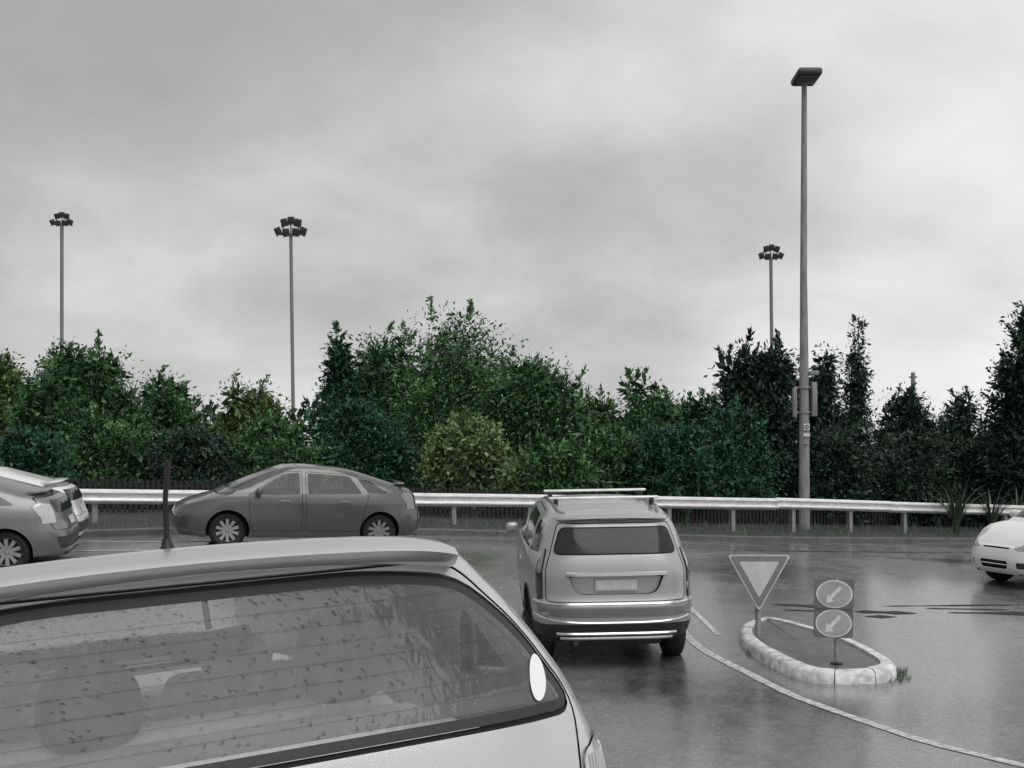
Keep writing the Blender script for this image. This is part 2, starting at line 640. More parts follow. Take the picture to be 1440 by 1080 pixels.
far_c = np.concatenate([-np.geomspace(900, 45, 12), np.arange(-40, 60.1, 1.0), np.geomspace(66, 900, 12)])
grid_mesh('ground', far_c, np.concatenate([-np.geomspace(600, 12, 8), np.arange(-8, 60.1, 1.0), np.geomspace(66, 1200, 12)]),
          lambda X, Y: gz(X, Y) - 0.06, M['soil'])['kind'] = 'structure'


def road_f(Sv, Tv):
    # Sv along the main road, Tv 0..1 from far behind the camera to the kerb line
    P0x = RO.x + RD.x * Sv + RN.x * KE
    P0y = RO.y + RD.y * Sv + RN.y * KE
    dist = Tv
    return P0x - RN.x * dist, P0y - RN.y * dist


tv = np.concatenate([np.arange(0, 30, 0.3), np.arange(30, 60, 2.5)])
sv = np.concatenate([-np.geomspace(120, 32, 8), np.arange(-30, 40, 0.45), np.geomspace(42, 140, 8)])
road = grid_mesh('road', sv, tv, lambda X, Y: gz(X, Y) + 0.0, M['asphalt'], road_f)
road['kind'] = 'structure'
road.data.flip_normals()

# the far kerb of the main road, cast in 3 m lengths
KS = np.arange(-24, 48, 3.0)
kt = empty('kerb', (0, 0, 0))
tag(kt, kind='structure')
for s0 in KS:
    mb = MB()
    pts = []
    for s1 in (s0 + 0.006, s0 + 1.5, s0 + 2.994):
        for e, h in ((KE - .0, -.03), (KE - .0, .11), (KE + .03, .14), (KE + .30, .14), (KE + .30, -.03)):
            p = rp(s1, e)
            base = g(*rp(s1, KE)[:2])
            pts.append((p.x, p.y, base + h))
    fs = []
    for i in range(2):
        for k in range(5):
            k2 = (k + 1) % 5
            fs.append((i * 5 + k, i * 5 + k2, (i + 1) * 5 + k2, (i + 1) * 5 + k))
    fs += [(4, 3, 2, 1, 0), (10, 11, 12, 13, 14)]
    mb.add(pts, fs)
    mb.build('kerb_stone', M['kerb'], kt)


def verge_z(X, Y):
    e = (X - RO.x) * RN.x + (Y - RO.y) * RN.y
    return gz(X, Y) + np.interp(e, [KE, KE + .3, 0, 4, 10, 60], [.12, .125, .20, .35, .4, .4])


def verge_f(Sv, Ev):
    return RO.x + RD.x * Sv + RN.x * Ev, RO.y + RD.y * Sv + RN.y * Ev


vg = grid_mesh('verge', np.concatenate([-np.geomspace(120, 32, 8), np.arange(-30, 60, 0.8), np.geomspace(64, 160, 6)]),
               np.concatenate([[KE + .29], np.arange(-1.2, 30, 0.8)]), verge_z, M['verge'], verge_f)
vg['kind'] = 'structure'


def vz(x, y):
    return float(verge_z(np.array(x), np.array(y)))


from mathutils.bvhtree import BVHTree
ROAD = BVHTree.FromPolygons([v.co for v in road.data.vertices], [p.vertices for p in road.data.polygons])


def road_z(x, y):
    h = ROAD.ray_cast(Vector((x, y, 20)), Vector((0, 0, -1)))
    return h[0].z if h[0] else g(x, y)


def ribbon(name, pts, w, m, dz=0.006, kind='structure', rag=0.0):
    """painted strip following the ground"""
    P_ = [Vector(p) for p in pts]
    fine = []
    for i in range(len(P_) - 1):
        n = max(1, int((P_[i + 1] - P_[i]).length / 0.12))
        for k in range(n):
            fine.append(P_[i].lerp(P_[i + 1], k / n))
    fine.append(P_[-1])
    # smooth
    for _ in range(4):
        fine = [fine[0]] + [(fine[i - 1] + fine[i] * 2 + fine[i + 1]) / 4 for i in range(1, len(fine) - 1)] + [fine[-1]]
    vs, fs = [], []
    for i, p in enumerate(fine):
        d = (fine[min(i + 1, len(fine) - 1)] - fine[max(i - 1, 0)])
        nrm = Vector((-d.y, d.x, 0)).normalized()
        ww = w * (1 + 0.10 * math.sin(i * 1.7) * math.sin(i * .6))
        if rag:
            u = i / (len(fine) - 1)
            ww *= min(1, 4 * u * (1 - u)) ** .7 * (1 + rag * (math.sin(i * .9 + w * 9) * .5 + math.sin(i * .37 + w * 30) * .6 + random.uniform(-.3, .3))) + .02
        for q in (-1, -.33, .33, 1):
            a = p + nrm * q * ww / 2
            vs.append((a.x, a.y, road_z(a.x, a.y) + dz))
    for i in range(len(fine) - 1):
        for k in range(3):
            fs.append((i * 4 + k, i * 4 + k + 1, (i + 1) * 4 + k + 1, (i + 1) * 4 + k))
    mb = MB().add(vs, fs, True)
    o = mb.build(name, m, None, fix=False)
    if o.data.polygons[0].normal.z < 0:
        o.data.flip_normals()
    tag(o, kind=kind)
    return o


line_px = [(930, 856), (985, 912), (1050, 946), (1120, 981), (1200, 1010), (1300, 1044), (1440, 1078), (1560, 1105)]
ribbon('road_marking', [hit(*p) for p in line_px], 0.10, M['line'], 0.005)
ribbon('road_marking', [hit(960, 845), hit(990, 873), hit(1010, 893)], 0.07, M['line'], 0.005)
ribbon('road_marking', [hit(105, 775), hit(170, 774), hit(300, 776)], 0.10, M['line'], 0.005)
ribbon('road_marking', [hit(125, 762), hit(240, 762), hit(400, 763)], 0.10, M['line'], 0.005)
# dark sunk patches and a trench repair across the mouth of the side road
for a, b, w in (((1085, 850), (1200, 856), .20), ((1100, 858), (1190, 861), .16), ((1200, 860), (1290, 863), .30), ((1215, 867), (1262, 868), .20), ((1300, 856), (1420, 858), .13), ((1330, 862), (1500, 864), .16), ((1240, 853), (1440, 851), .10)):
    ribbon('asphalt_patch', [hit(*a), hit((a[0] + b[0]) / 2, (a[1] + b[1]) / 2), hit(*b)], w, M['patch'], 0.004, rag=.6)
ribbon('asphalt_patch', [hit(1020, 774), hit(1180, 776), hit(1400, 778)], .28, M['patch'], 0.004, rag=.6)


# ------------------------------------------------------------------ cars
def pchip(xs, ys):
    xs = np.array(xs, float)
    ys = np.array(ys, float)
    h = np.diff(xs)
    d = np.diff(ys) / h
    m = np.zeros_like(xs)
    for i in range(1, len(xs) - 1):
        if d[i - 1] * d[i] > 0:
            w1, w2 = 2 * h[i] + h[i - 1], h[i] + 2 * h[i - 1]
            m[i] = (w1 + w2) / (w1 / d[i - 1] + w2 / d[i])
    m[0], m[-1] = d[0], d[-1]

    def f(x):
        x = np.clip(np.asarray(x, float), xs[0], xs[-1])
        i = np.clip(np.searchsorted(xs, x) - 1, 0, len(h) - 1)
        t = (x - xs[i]) / h[i]
        return ((1 + 2 * t) * (1 - t) ** 2 * ys[i] + t * (1 - t) ** 2 * h[i] * m[i] + t * t * (3 - 2 * t) * ys[i + 1] + t * t * (t - 1) * h[i] * m[i + 1])
    return f


def rpoly(pts, r=0.04, n=4):
    """polygon with rounded corners"""
    out = []
    P_ = [Vector((p[0], p[1])) for p in pts]
    m = len(P_)
    for i in range(m):
        p, a, b = P_[i], P_[i - 1], P_[(i + 1) % m]
        rr = pts[i][2] if len(pts[i]) > 2 else r
        la, lb = (a - p).length, (b - p).length
        k = min(rr, la * .45, lb * .45)
        if k < 1e-4:
            out.append((p.x, p.y))
            continue
        s, e = p + (a - p) / la * k, p + (b - p) / lb * k
        for j in range(n + 1):
            t = j / n
            q = s * (1 - t) ** 2 + p * 2 * t * (1 - t) + e * t * t
            out.append((q.x, q.y))
    # subdivide long edges so they follow curved skin
    res = []
    for i in range(len(out)):
        a, b = Vector(out[i]), Vector(out[(i + 1) % len(out)])
        k = max(1, int((b - a).length / 0.07))
        for j in range(k):
            q = a.lerp(b, j / k)
            res.append((q.x, q.y))
    return res


def inside(poly, x, y):
    px_, py_ = poly[:, 0], poly[:, 1]
    qx, qy = np.roll(px_, -1), np.roll(py_, -1)
    c = (py_[None] > y[:, None]) != (qy[None] > y[:, None])
    with np.errstate(divide='ignore', invalid='ignore'):
        xi = (qx - px_)[None] * (y[:, None] - py_[None]) / (qy - py_)[None] + px_[None]
    return (np.sum(c & (x[:, None] < xi), 1) % 2) == 1


def offset_poly(poly, d):
    n = len(poly)
    out = []
    area = sum(poly[i][0] * poly[(i + 1) % n][1] - poly[(i + 1) % n][0] * poly[i][1] for i in range(n))
    sgn = 1 if area > 0 else -1
    for i in range(n):
        a, b, c = Vector(poly[i - 1]), Vector(poly[i]), Vector(poly[(i + 1) % n])
        t = (c - a)
        if t.length < 1e-9:
            out.append(poly[i])
            continue
        t.normalize()
        nn = Vector((-t.y, t.x)) * sgn
        q = b + nn * d
        out.append((q.x, q.y))
    return out


class Car:
    def __init__(s, sp):
        s.sp = sp
        s.b = pchip(*zip(*sp['b']))
        s.xr = pchip(*zip(*sp['xr']))
        s.xf = pchip(*zip(*sp['xf']))
        s.xc = pchip(*zip(*sp['xc']))
        s.hz = pchip(*zip(*sp['hood']))
        s.rz = pchip(*zip(*sp['roof']))
        s.xm = sp['xm']
        s.nr, s.nf, s.nc = sp.get('nr', 6), sp.get('nf', 4.5), sp.get('nc', 5)
        s.zs = sp.get('sill', .22)
        s.zh = float(s.hz(sp['hood'][0][0]))
        s.cr, s.ch = sp.get('crown', .07), sp.get('hcrown', .06)
        s.h = sp.get('h', .07)
        s.parts = {}

    def tap(s, t, n):
        return np.maximum(1 - np.clip(t, 0, 1) ** n, 1e-4) ** (1 / n)

    def side_y(s, x, z):
        x, z = np.asarray(x, float), np.asarray(z, float)
        T = s.tap((s.xm - x) / (s.xm - s.xr(z)), s.nr)
        Tn = s.tap((x - s.xm) / (s.xf(np.minimum(z, s.zh)) - s.xm), s.nf)
        Tc = s.tap((x - s.xm) / (s.xc(z) - s.xm), s.nc)
        Tf = np.where(z > s.zh + .002, Tc, Tn)
        y = s.b(z) * np.where(x < s.xm, T, Tf)
        if 'bulge' in s.sp:          # wheel-arch flares
            for wx in s.sp['wheels']:
                d = np.hypot(x - wx, z - s.sp['wr'])
                y = y + s.sp['bulge'] * np.exp(-((d - s.sp['wr'] - .05) / .09) ** 2)
        return y

    def face_x(s, y, z, k):
        q = s.tap(np.abs(y) / s.b(z), {'r': s.nr, 'f': s.nf, 'c': s.nc}[k])
        e = {'r': s.xr, 'f': s.xf, 'c': s.xc}[k](z)
        return s.xm + (e - s.xm) * q

    def roof(s, x, y):
        q = np.abs(y) / s.sp['roofw']
        return s.rz(x) - s.cr * (0.45 * q ** 2 + 0.55 * q ** 7)

    def hoodf(s, x, y):
        q = np.abs(y) / s.sp['hoodw']
        return s.hz(x) - s.ch * (0.4 * q ** 2 + 0.6 * q ** 6)

    def solve(s, fx, top, z0):
        z = z0
        for _ in range(60):
            z = z * .4 + .6 * float(top(fx(z), z))
        return z

    def roof_edge(s, x):
        return s.solve(lambda z: x, lambda xx, z: s.roof(xx, s.side_y(xx, z)), float(s.rz(x)) - s.cr)

    def hood_edge(s, x):
        return s.solve(lambda z: x, lambda xx, z: s.hoodf(xx, s.side_y(xx, min(z, s.zh))), float(s.hz(x)) - s.ch)

    def seam(s, z, k):
        n = {'r': s.nr, 'f': s.nf, 'c': s.nc}[k]
        e = float({'r': s.xr, 'f': s.xf, 'c': s.xc}[k](z))
        kk = .5 ** (1 / n)
        return s.xm + (e - s.xm) * kk, float(s.b(z)) * kk

    def patch(s, outer, regions, fmap, h):
        """2-D regions cut out of one skin patch; fmap(u, v) -> xyz"""
        polys = [np.array(outer)] + [np.array(r[0]) for r in regions]
        verts, edges = [], []
        for p in polys:
            b0 = len(verts)
            verts += [Vector(q) for q in p.tolist()]
            edges += [(b0 + i, b0 + (i + 1) % len(p)) for i in range(len(p))]
        lo, hi = polys[0].min(0), polys[0].max(0)
        gx, gy = np.meshgrid(np.arange(lo[0] + h * .5, hi[0], h), np.arange(lo[1] + h * .5, hi[1], h))
        gx, gy = gx.ravel(), gy.ravel()
        ok = inside(polys[0], gx, gy)
        verts += [Vector(q) for q in zip(gx[ok].tolist(), gy[ok].tolist())]
        vo, _, fo, _, _, _ = delaunay_2d_cdt(verts, edges, [], 0, 1e-5)
        V = np.array([(v.x, v.y) for v in vo])
        T = np.array([f for f in fo if len(f) == 3])
        cen = V[T].mean(1)
        a2 = np.abs(np.cross(V[T[:, 1]] - V[T[:, 0]], V[T[:, 2]] - V[T[:, 0]]))
        cls = np.full(len(T), -1)
        cls[inside(polys[0], cen[:, 0], cen[:, 1])] = 0
        for i, p in enumerate(polys[1:]):
            ii = inside(p, cen[:, 0], cen[:, 1]) & (cls >= 0)
            cls[ii] = i + 1
        cls[a2 < 1e-9] = -1
        u, v = V[:, 0], V[:, 1]
        P0 = fmap(u, v)
        e = 4e-3
        nn = np.cross(fmap(u + e, v) - fmap(u - e, v), fmap(u, v + e) - fmap(u, v - e))
        nn /= np.maximum(np.linalg.norm(nn, axis=1), 1e-12)[:, None]
        return V, T, cls, P0, nn

    def collect(s, key, P0, nn, T, off):
        """add triangles T to the named part"""
        if len(T) == 0:
            return
        used, inv = np.unique(T, return_inverse=True)
        d = s.parts.setdefault(key, [[], [], [], 0])
        d[0].append(P0[used] + nn[used] * off)
        d[1].append(nn[used])
        d[2].append(inv.reshape(T.shape) + d[3])
        d[3] += len(used)

    def run(s, outer, regions, fmap, flip, out_hint, suffix='', h=None):
        V, T, cls, P0, nn = s.patch(outer, regions, fmap, h or s.h)
        if np.median((nn * out_hint(P0)).sum(1)) < 0:
            nn = -nn
        # orient triangles along the normals
        fn = np.cross(P0[T[:, 1]] - P0[T[:, 0]], P0[T[:, 2]] - P0[T[:, 0]])
        bad = (fn * nn[T[:, 0]]).sum(1) < 0
        T = T.copy()
        T[bad] = T[bad][:, ::-1]
        keys = [('body', 'paint', None, 0.0)] + [(r[1], r[2], r[3], r[4]) for r in regions]
        for ci, (nm, mt, par, off) in enumerate(keys):
            if nm is None:
                continue
            k = (nm.rstrip('!') + (suffix if nm not in ('body', 'panel_gap') and not nm.endswith('!') else ''), nm.rstrip('!').split('#')[0], mt, (par + suffix) if par and not par.endswith('!') else (par or '').rstrip('!') or None)
            s.collect(k, P0, nn, T[cls == ci], off)

    def build(s, root, paint, regs):
        """regs: dict patch -> list of (poly, name, material, parent, offset)"""
        sp = s.sp
        xm, zs = s.xm, s.zs
        g_ = lambda k: [((rpoly(r[0], r[5] if len(r) > 5 else .04) if not isinstance(r[0], np.ndarray) else r[0].tolist()), *r[1:5]) for r in regs.get(k, [])]
        # rear
        zre = s.solve(lambda z: s.seam(z, 'r')[0], lambda x, z: s.roof(x, s.seam(z, 'r')[1]), sp['roof'][0][1] - s.cr)
        Zr = np.linspace(sp.get('zrb', zs + .04), zre, 26)
        sr = [s.seam(z, 'r') for z in Zr]
        top = []
        yk = sr[-1][1]
        for y in np.linspace(yk, -yk, 25)[1:-1]:
            z = s.solve(lambda z: float(s.face_x(y, z, 'r')), lambda x, z: s.roof(x, y), zre)
            top.append((y, z))
        bot = [(y, Zr[0]) for y in np.linspace(-sr[0][1], sr[0][1], 20)[1:-1]]
        outer = [(p[1], z) for p, z in zip(sr, Zr)] + top + [(-p[1], z) for p, z in list(zip(sr, Zr))[::-1]] + bot
        s.run(outer, g_('rear'), lambda y, z: np.stack([s.face_x(y, z, 'r'), y, z], -1), False, lambda P: np.array([-1, 0, .2]), '')
        rear_top = [(float(s.face_x(y, z, 'r')), y) for y, z in top]
        # windscreen
        ct = sp['roof'][-1][0]
        zwe = s.solve(lambda z: s.seam(z, 'c')[0], lambda x, z: s.roof(x, s.seam(z, 'c')[1]), sp['roof'][-1][1] - s.cr)
        zwb = s.solve(lambda z: s.seam(z, 'c')[0], lambda x, z: s.hoodf(x, s.seam(z, 'c')[1]), s.zh - s.ch)
        Zc = np.linspace(zwb, zwe, 18)
        sc = [s.seam(z, 'c') for z in Zc]
        wt, wb = [], []
        for y in np.linspace(sc[-1][1], -sc[-1][1], 21)[1:-1]:
            wt.append((y, s.solve(lambda z: float(s.face_x(y, z, 'c')), lambda x, z: s.roof(x, y), zwe)))
        for y in np.linspace(-sc[0][1], sc[0][1], 21)[1:-1]:
            wb.append((y, s.solve(lambda z: float(s.face_x(y, z, 'c')), lambda x, z: s.hoodf(x, y), zwb)))
        outer = [(p[1], z) for p, z in zip(sc, Zc)] + wt + [(-p[1], z) for p, z in list(zip(sc, Zc))[::-1]] + wb
        s.run(outer, g_('wind'), lambda y, z: np.stack([s.face_x(y, z, 'c'), y, z], -1), False, lambda P: np.array([1, 0, .5]), '')
        # nose
        zne = s.solve(lambda z: s.seam(z, 'f')[0], lambda x, z: s.hoodf(x, s.seam(z, 'f')[1]), sp['hood'][-1][1] - s.ch)
        Zf = np.linspace(zs + .02, zne, 16)
        sf = [s.seam(z, 'f') for z in Zf]
        nt = []
        for y in np.linspace(sf[-1][1], -sf[-1][1], 21)[1:-1]:
            nt.append((y, s.solve(lambda z: float(s.face_x(y, z, 'f')), lambda x, z: s.hoodf(x, y), zne)))
        bot = [(y, Zf[0]) for y in np.linspace(-sf[0][1], sf[0][1], 20)[1:-1]]
        outer = [(p[1], z) for p, z in zip(sf, Zf)] + nt + [(-p[1], z) for p, z in list(zip(sf, Zf))[::-1]] + bot
        s.run(outer, g_('nose'), lambda y, z: np.stack([s.face_x(y, z, 'f'), y, z], -1), False, lambda P: np.array([1, 0, .2]), '')
        # side edges
        xs_r = np.linspace(sr[-1][0], sc[-1][0], 40)
        re = [(x, s.roof_edge(x)) for x in xs_r]
        re[0] = (sr[-1][0], zre)
        re[-1] = (sc[-1][0], zwe)
        xs_h = np.linspace(sc[0][0], sf[-1][0], 22)
        he = [(x, s.hood_edge(x)) for x in xs_h]
        he[0] = (sc[0][0], min(zwb, s.zh))
        he[-1] = (sf[-1][0], zne)
        # roof
        ro = [(x, float(s.side_y(x, z))) for x, z in re]
        ro[0] = (sr[-1][0], sr[-1][1])
        ro[-1] = (sc[-1][0], sc[-1][1])
        wtp = [(float(s.face_x(y, z, 'c')), y) for y, z in wt]
        outer = ro + wtp + [(x, -y) for x, y in ro[::-1]] + rear_top[::-1]
        s.run(outer, g_('roof'), lambda x, y: np.stack([x, y, s.roof(x, y)], -1), False, lambda P: np.array([0, 0, 1]), '')
        ho = [(x, float(s.side_y(x, min(z, s.zh)))) for x, z in he]
        ho[0] = (sc[0][0], sc[0][1])
        ho[-1] = sf[-1]
        ntp = [(float(s.face_x(y, z, 'f')), y) for y, z in nt]
        wbp = [(float(s.face_x(y, z, 'c')), y) for y, z in wb]
        outer = ho + ntp + [(x, -y) for x, y in ho[::-1]] + wbp
        s.run(outer, g_('hood'), lambda x, y: np.stack([x, y, s.hoodf(x, y)], -1), False, lambda P: np.array([0, 0, 1]), '')
        # sides
        bot = [(x, zs + (.04 if (x < s.xr(.3) + .5) else 0)) for x in np.linspace(sf[0][0], sr[0][0], 60)[1:-1]]
        outer = [(p[0], z) for p, z in zip(sr, Zr)] + re[1:] + [(p[0], z) for p, z in list(zip(sc, Zc))[::-1][1:]] + he[1:] + [(p[0], z) for p, z in list(zip(sf, Zf))[::-1][1:]] + bot
        arch = []
        for wx in sp['wheels']:
            a = [(wx + (sp['wr'] + .05) * math.cos(t), sp['wr'] + (sp['wr'] + .05) * math.sin(t)) for t in np.linspace(0, 2 * PI, 48, endpoint=False)]
            lip = [(wx + (sp['wr'] + .075) * math.cos(t), sp['wr'] + (sp['wr'] + .075) * math.sin(t)) for t in np.linspace(0, 2 * PI, 48, endpoint=False)]
            if sp.get('cladding'):
                arch.append((lip, 'body', sp['cladding'], None, .006))
            arch.append((a, None, None, None, 0))
        for sg, sf_ in ((1, '#L'), (-1, '#R')):
            s.run(outer, g_('side') + arch, lambda x, z: np.stack([x, sg * s.side_y(x, z), z], -1), False, lambda P: np.array([0, sg, 0]), sf_)
        # make objects
        mats = {'paint': paint}
        built = {}
        bodyk = [k for k in s.parts if k[1] in ('body', 'panel_gap')]
        bo = s.mesh(bodyk, 'body', paint, root)
        built['body'] = bo
        rest = [k for k in s.parts if k[1] not in ('body', 'panel_gap')]
        for rnd in range(3):
            for k in list(rest):
                par = k[3]
                po = root if not par else built.get(par)
                if po is None:
                    continue
                o = s.mesh([k], k[1], paint, po)
                built[k[0]] = o
                rest.remove(k)
        s.built = built
        # dark wheel wells and floor pan
        mb = MB()
        wr = sp['wr'] + .05
        for wx in sp['wheels']:
            for sg in (1, -1):
                ys = [sg * (float(s.side_y(wx, wr * 1.6)) - .02), sg * (float(s.b(.5)) - .42)]
                vs, n = [], 20
                for yi, y in enumerate(ys):
                    for t in np.linspace(-.35, PI + .35, n):
                        vx, vz_ = wx + wr * math.cos(t), sp['wr'] + wr * math.sin(t)
                        vs.append((vx, sg * (float(s.side_y(vx, max(vz_, zs))) - .025) if yi == 0 else y, vz_))
                fs = [(i, i + 1, n + i + 1, n + i) for i in range(n - 1)] + [tuple(range(n, 2 * n))]
                mb.add(vs, fs)
        x0, x1 = float(s.xr(.4)) + .06, float(s.xf(.4)) - .12
        w = float(s.b(.4)) - .1
        w2 = w - .3
        a, c = sp['wheels'][1] - wr, sp['wheels'][0] + wr
        mb.box(((c + a) / 2, 0, zs + .05), (abs(a - c) - .02, 2 * w, .06))
        mb.box(((x0 + x1) / 2, 0, zs + .045), (x1 - x0, 2 * w2, .05))
        mb.build('underbody', M['trim'], root)
        for wx in sp['wheels']:
            for sg in (1, -1):
                wheel(root, wx, sg * (min(float(s.side_y(wx + d_ * wr, wr)) for d_ in (-1, 0, 1)) - .02), sp['wr'], sg, sp.get('spokes', 7))
        return root

    def mesh(s, keys, name, paint, parent):
        vs, ns, fs, mi, mats, b = [], [], [], [], [], 0
        for k in keys:
            mt = paint if k[2] == 'paint' else M[k[2]]
            if mt not in mats:
                mats.append(mt)
            V, Nn, T, cnt = s.parts[k]
            vs.append(np.concatenate(V))
            ns.append(np.concatenate(Nn))
            t = np.concatenate(T)
            fs.append(t + b)
            mi += [mats.index(mt)] * len(t)
            b += cnt
        vs, ns, fs = np.concatenate(vs), np.concatenate(ns), np.concatenate(fs)
        me = bpy.data.meshes.new(name)
        me.from_pydata(vs.tolist(), [], fs.tolist())
        for m_ in mats:
            me.materials.append(m_)
        me.polygons.foreach_set('material_index', mi)
        me.polygons.foreach_set('use_smooth', [True] * len(fs))
        me.normals_split_custom_set_from_vertices(ns.tolist())
        o = bpy.data.objects.new(name, me)
        C.objects.link(o)
        o.parent = parent
        return o


def wheel(root, x, y, r, sg, spokes=7):
    w = .20
    mb = MB()
    mb.lathe([(-w / 2, r * .66), (-w / 2 + .005, r * .70), (-w / 2 - .012, r * .82), (-w / 2 + .008, r * .95), (-w / 2 + .035, r), (w / 2 - .035, r), (w / 2 - .008, r * .95),
              (w / 2 + .012, r * .82), (w / 2 - .005, r * .70), (w / 2, r * .66), (w / 2 - .03, r * .64), (-w / 2 + .03, r * .64), (-w / 2, r * .66)], 'y', 36)
    o = mb.build('tyre', M['rubber'], None)
    wh = empty('wheel', (x, y - sg * w / 2, r))
    wh.parent = root
    o.parent = wh
    rm = MB()
    ro = w / 2 - .012
    rm.lathe([(sg * ro, r * .66), (sg * (ro - .01), r * .63), (sg * (ro - .05), r * .60), (sg * (-ro), r * .60)], 'y', 36)
    for k in range(spokes):
        t = 2 * PI * k / spokes + .3
        c, s_ = math.cos(t), math.sin(t)
        px_, pz_ = -s_, c
        v = []
        for rr, hw, d in ((r * .10, .022, .0), (r * .62, .030, .012)):
            for q, dd in ((-1, 0), (1, 0), (1, .03), (-1, .03)):
                v.append((c * rr + px_ * hw * q, sg * (ro - .012 + d * .6 - dd), s_ * rr + pz_ * hw * q))
        rm.add(v, [(0, 1, 5, 4), (1, 2, 6, 5), (2, 3, 7, 6), (3, 0, 4, 7)])
    rm.lathe([(sg * (ro - .0), 0.001), (sg * (ro - .002), r * .10), (sg * (ro - .02), r * .15), (sg * (ro - .06), r * .15)], 'y', 20)
    rm.build('rim', M['alloy'], wh)
    dk = MB().lathe([(sg * (ro - .07), 0.001), (sg * (ro - .07), r * .60)], 'y', 24)
    dk.lathe([(sg * (ro - .05), 0.001), (sg * (ro - .05), r * .42), (sg * (ro - .06), r * .42)], 'y', 24)
    dk.build('brake_disc', M['trim'], wh)


def place(root, x, y, yaw, roll=0.0, pitch=0.0, z=None, lift=0.0, tilt_from=None):
    """stand a car on the road; heading yaw measured from +Y, anticlockwise. car x axis = forward"""
    fwd = Vector((-math.sin(yaw), math.cos(yaw), 0))
    lft = Vector((-math.cos(yaw), -math.sin(yaw), 0))
    if tilt_from:
        wb0, wb1, hw = tilt_from
        pr = Vector((x, y, 0)) + fwd * wb0
        pf = Vector((x, y, 0)) + fwd * wb1
        pitch = math.atan2(g(pf.x, pf.y) - g(pr.x, pr.y), wb1 - wb0)
        pl, pq = pr.lerp(pf, .5) + lft * hw, pr.lerp(pf, .5) - lft * hw
        roll = math.atan2(g(pl.x, pl.y) - g(pq.x, pq.y), 2 * hw)
        z = g(pr.x, pr.y) - wb0 * math.tan(pitch)
    Mx = Matrix((( -math.sin(yaw), -math.cos(yaw), 0), (math.cos(yaw), -math.sin(yaw), 0), (0, 0, 1))).to_4x4()
    Mr = Matrix.Rotation(roll, 4, 'X')
    Mp = Matrix.Rotation(-pitch, 4, 'Y')
    root.matrix_world = Matrix.Translation((x, y, (z if z is not None else g(x, y)) + lift)) @ Mx @ Mp @ Mr
    bpy.context.view_layer.update()


def gapped(poly, name, m, par, off=0.0, r=.04, gw=.007):
    """a panel with a dark joint round it"""
    p = rpoly(poly, r)
    return [(np.array(p), 'panel_gap', 'gap', None, -.008), (np.array(offset_poly(p, gw)), name, m, par, off)]


def mirror_poly(p):
    return [(-q[0], *q[1:]) for q in p][::-1]


#---------------- foreground hatchback
hp = dict(
    b=[(.15, .76), (.35, .87), (.62, .91), (.80, .92), (.92, .915), (1.05, .885), (1.18, .835), (1.34, .745), (1.42, .675), (1.47, .60), (1.53, .50)],
    xr=[(.15, .12), (.30, .02), (.48, .0), (.60, .02), (.70, .05), (.90, .07), (1.02, .10), (1.10, .135), (1.25, .24), (1.38, .335), (1.44, .36), (1.53, .40)],
    xf=[(.15, 3.95), (.3, 4.05), (.5, 4.08), (.7, 4.02), (.95, 3.9)],
    xc=[(.82, 3.35), (1.0, 3.12), (1.3, 2.70), (1.45, 2.42), (1.55, 2.25)],
    hood=[(3.0, .93), (3.4, .88), (3.8, .80), (4.05, .70)],
    roof=[(.30, 1.468), (.8, 1.465), (1.5, 1.440), (2.1, 1.40), (2.6, 1.35)],
    roofw=.62, hoodw=.8, xm=1.9, nr=8, crown=.055, wheels=[.72, 3.25], wr=.30, h=.045, sill=.2)
ghs = []
# tailgate outer joint, then window
tg = [(-.70, .64, .08), (.70, .64, .08), (.73, .95, .05), (.765, 1.07, .05), (.69, 1.24, .05), (.59, 1.37, .07), (.53, 1.405, .04), (-.53, 1.405, .04), (-.59, 1.37, .07), (-.69, 1.24, .05), (-.765, 1.07, .05), (-.73, .95, .05)]
win = [(-.748, 1.055, .05), (.748, 1.055, .05), (.67, 1.235, .05), (.565, 1.355, .09), (.35, 1.385, .1), (-.35, 1.385, .1), (-.565, 1.355, .09), (-.67, 1.235, .05)]
frit = rpoly(win, .06)
wing = offset_poly(frit, .020)
hreg = dict(
    rear=gapped(tg, 'tailgate!', 'paint', None, 0, .05) + [
        (np.array(offset_poly(frit, -.012)), 'tailgate!', 'gap', None, -.006),
        (np.array(frit), 'rear_window!', 'trim', None, .002),
        (np.array(wing), 'rear_glass!', 'rearglass', 'rear_window!', .002),
        ([(-.70, .62), (-.9, .62), (-.9, .97), (-.74, .96)], 'tail_lamp#R!', 'lampclear', None, .006, .03),
        ([(.70, .62), (.9, .62), (.9, .97), (.74, .96)], 'tail_lamp#L!', 'lampclear', None, .006, .03),
        ([(-.26, .70), (.26, .70), (.28, .88), (-.28, .88)], 'tailgate!', 'paint', None, -.012, .03),
    ],
    wind=[([(-.68, .92), (.68, .92), (.54, 1.33), (-.54, 1.33)], 'windscreen!', 'sideglass', None, .001, .08)],
    side=gapped([(1.38, .30), (2.32, .30), (2.34, .6), (2.36, .98), (1.94, 1.345), (1.30, 1.36), (1.22, .95), (1.25, .6)], 'door', 'paint', None, 0, .06) + [
        ([(-.1, .62), (.34, .62), (.40, .94), (.22, .975), (-.1, .97)], 'tail_lamp', 'lampclear', None, .006, .03),
        ([(1.36, 1.00), (2.30, 1.00), (2.0, 1.30), (1.43, 1.32)], 'window', 'sideglass', 'door', -.004, .04),
        ([(.66, 1.06), (1.15, 1.02), (1.22, 1.31), (.80, 1.31)], 'quarter_window', 'sideglass', None, -.004, .05),
        ([(2.44, 1.03), (2.86, 1.04), (2.44, 1.26), (2.14, 1.30)], 'front_window', 'sideglass', None, -.004, .04),
    ])
hatch = empty('hatchback')
